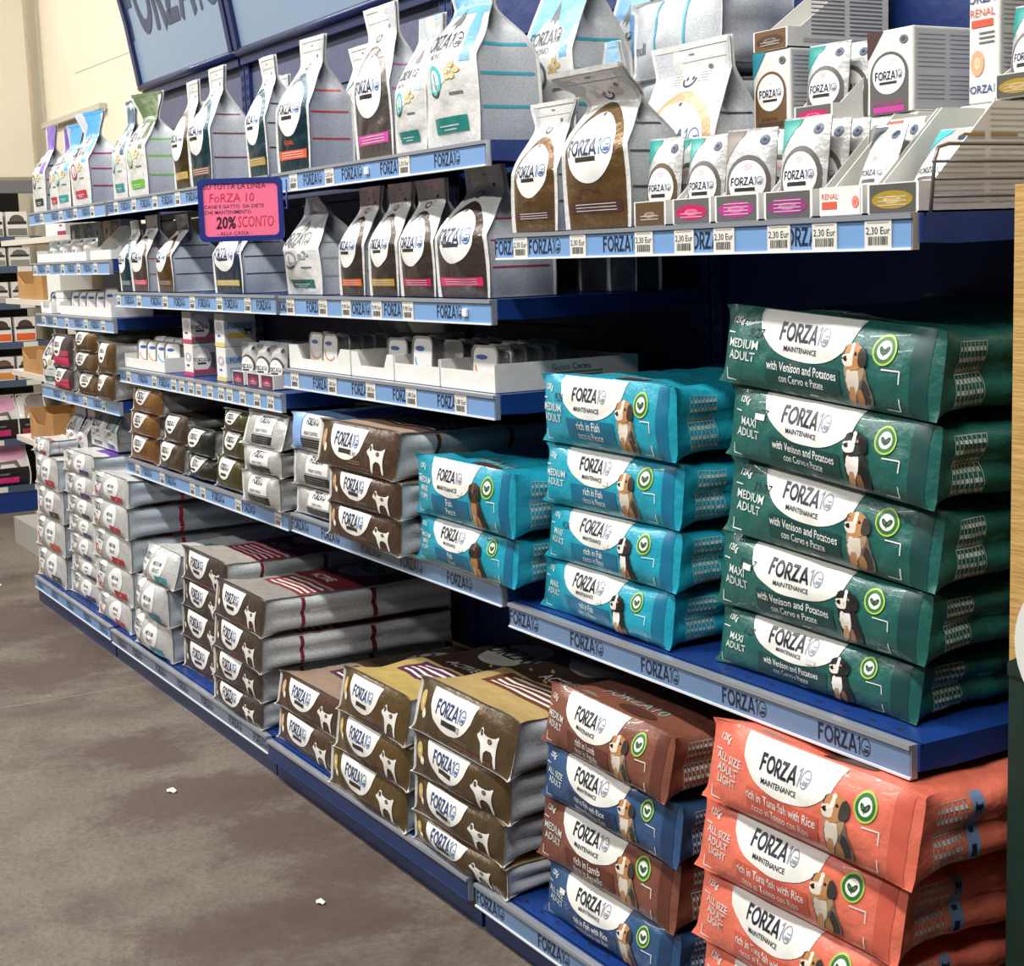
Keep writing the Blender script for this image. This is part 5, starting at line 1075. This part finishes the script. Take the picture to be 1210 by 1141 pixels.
# leftmost bay small goods
Z4 = 1.204
cardtray('long white tray of small pouches on the leftmost bay', -3.325, .015, Z4, .655, .12, .040, False)
gm = 'small white pouches on the leftmost bay'
for j, x in enumerate((-3.22, -3.08, -2.92, -2.77)):
    pouch(('first', 'second', 'third', 'fourth')[j] + ' small white pouch from the left in the long tray', x, .055, Z4+.003, .085, .07, ('7fc4d0', 'c9c6c2', 'e8a8a8', 'e8dc9a')[j], 'd9d9d6', .3, .1, gm, 100+j)
gm = 'small boxed treats behind the white pouches'
for j, (x, c1, c2, w_, lab) in enumerate(((-3.325, '2a2430', 'd02f48', .10, 'black and red upright box at the left end'), (-3.20, '5a9a3a', '8ab04a', .07, 'green upright box'), (-3.105, '24283a', 'e2653a', .075, 'navy and orange upright box'), (-3.01, '8f9092', 'a9aaac', .09, 'grey upright box'), (-2.895, 'd99a2f', '2a2a3a', .085, 'amber upright box'), (-2.79, '1f2026', '3a3c42', .09, 'black upright box with white face'))):
    def art(su, k, W, H, c1=c1, c2=c2):
        su.put(k, rect(.04*W, .36*H, .96*W, .97*H, 2, 2), ink(c1), .0006); su.put(k, rect(.04*W, .03*H, .96*W, .34*H, 2, 2), ink(c2), .0006); su.put(k, disc(.5*W, .72*H, .22*W, .14*H, 14, 1), ink('e3e2df'), .0009); su.put(k, rect(.2*W, .48*H, .8*W, .52*H, 1, 1), ink('dcdad6'), .0009)
    carton('treat_box', lab + ' behind the white pouches', x, .137, Z4, w_, .05, .128, CARD(), [('printed_front', art)], None, group=gm, cat='box')
disptray('open white display carton with a dark empty inside', -2.64, .02, Z4, .235, .16, .03, .105, 'dcdad4', None, group=None)
Z5 = 1.029
cardtray('white cardboard tray with pink-striped tubs on the leftmost bay', -3.05, .015, Z5, .62, .13, .042, False)
cardtray('small white cardboard tray at the left end of the leftmost bay', -3.325, .015, Z5, .15, .15, .040, True)
for j, x in enumerate((-2.96, -2.86, -2.77, -2.65, -2.55)):
    tub(('first', 'second', 'third', 'fourth', 'fifth')[j] + ' white-lidded tub from the left on the leftmost bay', x, .05, Z5+.003, .085, .074 if j != 4 else .085, ('b98a70', 'c98a7a', 'e0a0b0', 'e8a8b8', 'e5a0b5')[j], .3, .08, 'white-lidded tubs of the leftmost bay')
tub('white-lidded tub alone in the small left tray', -3.25, .05, Z5+.003, .075, .07, 'c9c6c2', .3, .08, None)
for j in range(3):
    carton('carton', ('lowest', 'middle', 'topmost')[j] + ' flat white carton piled left of the tub tray', -3.165, .03, Z5+.026*j, .105, .13, .025, CARD(), None, None, group='flat white cartons')
carton('carton', 'wide white carton at the back above the flat cartons', -3.15, .19, Z5, .26, .16, .13, CARD(), None, None)
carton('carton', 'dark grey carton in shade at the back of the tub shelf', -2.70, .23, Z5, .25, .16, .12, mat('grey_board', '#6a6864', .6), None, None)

# ------------------------------------------------------------------ sale sign
R = thing('sale_sign', 'pink handwritten sale sign in a blue frame sticking out of the shelves', 'sign', (-.972, -.183, 1.230), 0)
R.rotation_euler = (math.radians(-2), math.radians(0), math.radians(60))
W, H = .183, .134; fr = mat('sign_frame_blue', '#1b2a78', .35); k = MB()
o_ = rrect(W, H, .012); i_ = [(p*(W-.022)/W, H/2+(q-H/2)*(H-.022)/H) for p, q in o_]; n = len(o_)
L = [[(p+W/2, 0, q) for p, q in o_], [(p+W/2, -.004, q) for p, q in o_], [(p+W/2, -.004, q) for p, q in i_], [(p+W/2, 0, q) for p, q in i_]]
k.add(sum(L, []), [(a*n+j, a*n+(j+1) % n, (a+1)*n+(j+1) % n, (a+1)*n+j) for a in range(3) for j in range(n)], fr)
k.add([(p+W/2, .0015, q) for p, q in o_], [tuple(range(n))[::-1]], fr); k.build('frame', R, True)
k = MB(); k.add([(p+W/2, -.001, q) for p, q in i_], [tuple(range(n))], mat('sign_card_pink', '#ef6a8e', .6)); P_ = k.build('pink_card', R)
su = Surf(np.array([[[W*i, -.0012, H*j] for i in range(2)] for j in range(2)]), W, H); bk = ink('241a30'); rd = ink('c2213a'); k = MB()
for t_, s_, x_, y_, m_, b_, al, sx in (('SU TUTTA LA LINEA', .0115, .012, .117, bk, .0, 'l', .93), ('FoRZA 10', .019, .072, .093, rd, .0, 'c', .88), ('CANE E GATTO  SIA DIETE', .0075, .012, .0745, bk, .005, 'l', 1.03), ('CHE MANTENIMENTO', .0078, .012, .0625, bk, .005, 'l', .92), ('20%', .025, .058, .040, ink('3a1220'), .03, 'c', .72), ('SCONTO', .024, .122, .041, rd, .0, 'c', .56), ('- ALLA CASSA -', .008, .075, .017, bk, .0, 'c', 1.0)):
    su.put(k, text(t_, s_, x_, y_, b_, al, 0, .08, sx), m_, .0002)
k.build('handwriting', P_)
k = MB(); k.tube([(W, .001, H*.5), (W+.008, .001, H*.5), (W+.008, .001, H*.95)], .002, fr); k.build('holder_clip', R)

# ------------------------------------------------------------------ cardboard totem at the right edge
R = thing('cardboard_totem', 'tan wood-grain and dark green cardboard display totem cut off by the right edge', 'display stand', (1.094, .046, 0)); 
tanm = mat('woodgrain_tan', '#b08a4c', .6, 0, 'bump', '#c39c5c', 9); nt = tanm.node_tree
for n_ in nt.nodes:
    if n_.type == 'TEX_NOISE':
        mp = nt.nodes.new('ShaderNodeMapping'); mp.inputs['Scale'].default_value = (1, 1, 9)
        tcx = [q for q in nt.nodes if q.type == 'TEX_COORD'][0]; nt.links.new(tcx.outputs['Object'], mp.inputs[0]); nt.links.new(mp.outputs[0], n_.inputs['Vector'])
grn = mat('totem_dark_green', '#0d2a22', .5, 0, 'bump')
k = MB(); k.box(0, .5, 0, .34, .69, 1.243, tanm); k.build('upper_body', R)
k = MB(); k.box(0, .5, 0, .34, 0, .69, grn); k.build('lower_body', R)
k = MB(); k.prism([(0, .69), (.5, .69), (.5, .99), (0, .705)], 'y', -.003, 0, grn); k.build('slanted_green_band', R, True)
k = MB(); k.prism([(p, q) for p, q in xf(disc(0, 0, .085, .085, 36, 1), .098, .735)[0][-37:-1]], 'y', -.006, -.003, ink('dcdcd6')); k.build('white_roundel', R, True)
k = MB(); k.box(.012, .5, .05, .06, 1.243, 1.75, mat('header_tan', '#a9825a', .6, 0, 'bump')); k.build('header_board', R)

# ------------------------------------------------------------------ grey end unit beyond the leftmost bay and the far wall unit
R = thing('end_unit', 'grey and beige end shelving beyond the leftmost bay with carton trays', 'shelving', (-4.63, .13, 0)); gr = mat('end_unit_grey', '#a19e97', .5); be = mat('end_unit_beige', '#d2cabb', .55)
k = MB(); k.box(0, 1.27, 0, .36, 0, .115, gr); k.build('plinth', R)
k = MB(); k.box(.1, 1.27, .34, .36, .115, 1.45, be); k.build('back_panel', R)
for zz in (.46, .74, 1.04, 1.28):
    k = MB(); k.box(.1, 1.27, .02, .34, zz, zz+.022, be); k.build('unit_shelf', R)
kraft = mat('kraft_card', '#b98c56', .7, 0, 'bump', '#a97c48', 6)
def kraftbox(lab, x, z, W, H, D=.18, y=.16):
    R = thing('kraft_tray', lab, 'cardboard box', (x, y, z), 0, 'kraft cardboard trays'); k = MB(); t = .004
    k.box(0, W, 0, D, 0, t, kraft); k.box(0, t, 0, D, t, H, kraft); k.box(W-t, W, 0, D, t, H, kraft); k.box(t, W-t, D-t, D, t, H, kraft); k.build('tray', R)
    k = MB(); k.prism([(t, t), (W-t, t), (W-t, H), (W*.75, H), (W*.65, H*.55), (W*.25, H*.55), (t, H*.85)], 'y', 0, t, kraft); k.build('cut_front', R, True)
kraftbox('kraft cardboard tray on the upper shelf of the grey end unit', -4.32, 1.063, .42, .11); kraftbox('kraft cardboard tray on the middle shelf of the grey end unit', -4.34, .763, .36, .10); kraftbox('kraft cardboard tray on the lower shelf of the grey end unit', -4.30, .483, .40, .13)
for j, (x, z, lab) in enumerate(((-3.78, 1.303, 'upper'), (-3.82, 1.063, 'middle'), (-3.84, .763, 'lower'))):
    carton('carton', 'white carton on the ' + lab + ' shelf of the grey end unit', x, .16, z, .20, .12, .10, CARD(), None, None, group='white cartons of the end unit')
carton('treat_box', 'white and raspberry box standing on the top shelf of the end unit', -3.56, .15, 1.303, .12, .06, .10, CARD(), smallbox('a8225a', 'a8225a', 0), None, cat='box')
for j, z in enumerate((.116, .235)):
    lying('pet_food_bag', ('lower', 'upper')[j] + ' white bag lying on the grey plinth of the end unit', (-3.56, .132, z), .30, .115, .19, None, whitebag('3a4038', 'c8564a'), 0, 1500+j, nu=14, nv=6, group='white bags on the grey plinth')
R = thing('wall_unit', 'black shelving unit with a cream header along the far left wall', 'shelving', (-5.95, -.5, 0)); bl = mat('unit_black', '#131315', .5)
k = MB(); k.box(0, .02, 0, 1.05, 0, 1.6, bl); k.build('back_panel', R)
k = MB(); k.box(.02, .46, 0, 1.05, .0, .11, BLUE()); k.build('plinth', R)
ZU = (.13, .36, .645, .83, 1.02, 1.195, 1.335)
for zz in ZU:
    k = MB(); k.box(.02, .46, 0, 1.05, zz-.022, zz, bl); k.build('unit_shelf', R)
    k = MB(); k.box(.46, .464, 0, 1.05, zz-.03, zz+.004, mat('unit_rail', '#2c2e36' if zz > .4 else '#44506a', .4))
    for q in range(5): k.box(.464, .4655, .12+.2*q, .19+.2*q, zz-.026, zz+.0, ink('d6d2c8'))
    k.build('label_rail', R)
k = MB(); k.bbox(.40, .46, 0, 1.06, 1.60, 3.0, mat('header_cream', '#dcd2bf', .6, 0, 'bump'), .02); k.build('header_panel', R)
k = MB(); k.box(.38, .459, 0, 1.06, 1.545, 1.60, mat('header_trim_grey', '#6a6a6e', .5)); k.build('header_trim', R)
def catbag(c1, c2, pic):
    wm = WHITE()
    def art(su, k, W, H):
        su.put(k, rect(0, 0, W, .45*H, 4, 4), ink('15151a'), .0006); su.put(k, disc(.7*W, .80*H, .4*W, .18*H, 18, 2), ink(c1), .0006); su.put(k, rect(.1*W, .08*H, .8*W, .22*H, 2, 1), ink(c2), .0012)
        su.put(k, poly([(.2, .45), (.25, .8), (.3, .72), (.38, .72), (.42, .82), (.46, .6), (.8, .62), (.85, .45), (.78, .45), (.74, .54), (.5, .54), (.46, .45), (.4, .45), (.36, .58), (.28, .45)], 0, 0, W, H), ink(pic), .0014)
        su.put(k, text('VETERINARY', .045*H, .5*W, .30*H, 0), ink('b9a9ae'), .0012)
    return dict(front=wm, side=ink('1a1a1e'), fin=WHITE(), prints=[('printed_front', art)])
gu = 'cat food bags on the far wall unit'
for j, (y, z, H, W, lab) in enumerate(((.27, .131, .20, .26, 'right-hand pink and black bag on the lowest shelf of the wall unit'), (.0, .131, .20, .24, 'left-hand pink and black bag on the lowest shelf of the black wall unit'), (.27, .361, .215, .19, 'pink and black bag with a cat on the second shelf of the black wall unit'))):
    standing('pet_food_bag', lab, (-5.505, y, z), W, H, .10, None, catbag('dfa0bf', 'd42f7a', '6a5a52'), yaw=math.pi/2, seed=200+j, neck=.97, topw=.95, group=gu, tz=.9)
standing('pet_food_bag', 'grey bag with a tan cat on the second shelf of the wall unit', (-5.505, .44, .361), .13, .215, .09, None, catbag('8a827c', '9a2f3a', 'a07a62'), yaw=math.pi/2, seed=210, neck=.97, topw=.95, group=gu, tz=.9)
gx = 'small boxes on the far wall unit'
def wbox(c1, c2):
    def art(su, k, W, H):
        su.put(k, rect(.05*W, .5*H, .95*W, .62*H, 2, 1), ink('25232a'), .0008); su.put(k, disc(.5*W, .62*H, .36*W, .26*H, 16, 2, 0, 0, math.pi), ink(c1), .0006); su.put(k, rect(.05*W, .06*H, .95*W, .34*H, 2, 1), ink(c2), .0006)
    return [('printed_front', art)]
for i, (z, H, c1, c2, nm) in enumerate(((.646, .115, '6a4a3a', 'd08a3a', 'third'), (.831, .12, '4a2f2f', 'e2602f', 'fourth'), (1.021, .10, '7a7672', 'a9a59f', 'fifth'), (1.196, .09, '6a6662', '8f8b84', 'sixth'), (1.336, .12, '55504c', '77726c', 'top'))):
    for j, y in enumerate((.16, .275, .39)):
        carton('treat_box', ('left', 'middle', 'right')[j] + ' small box on the ' + nm + ' shelf of the black wall unit', -5.51, y, z, .10, .10, H, CARD(), wbox(c1, c2), None, group=gx, yaw=math.pi/2, cat='box')
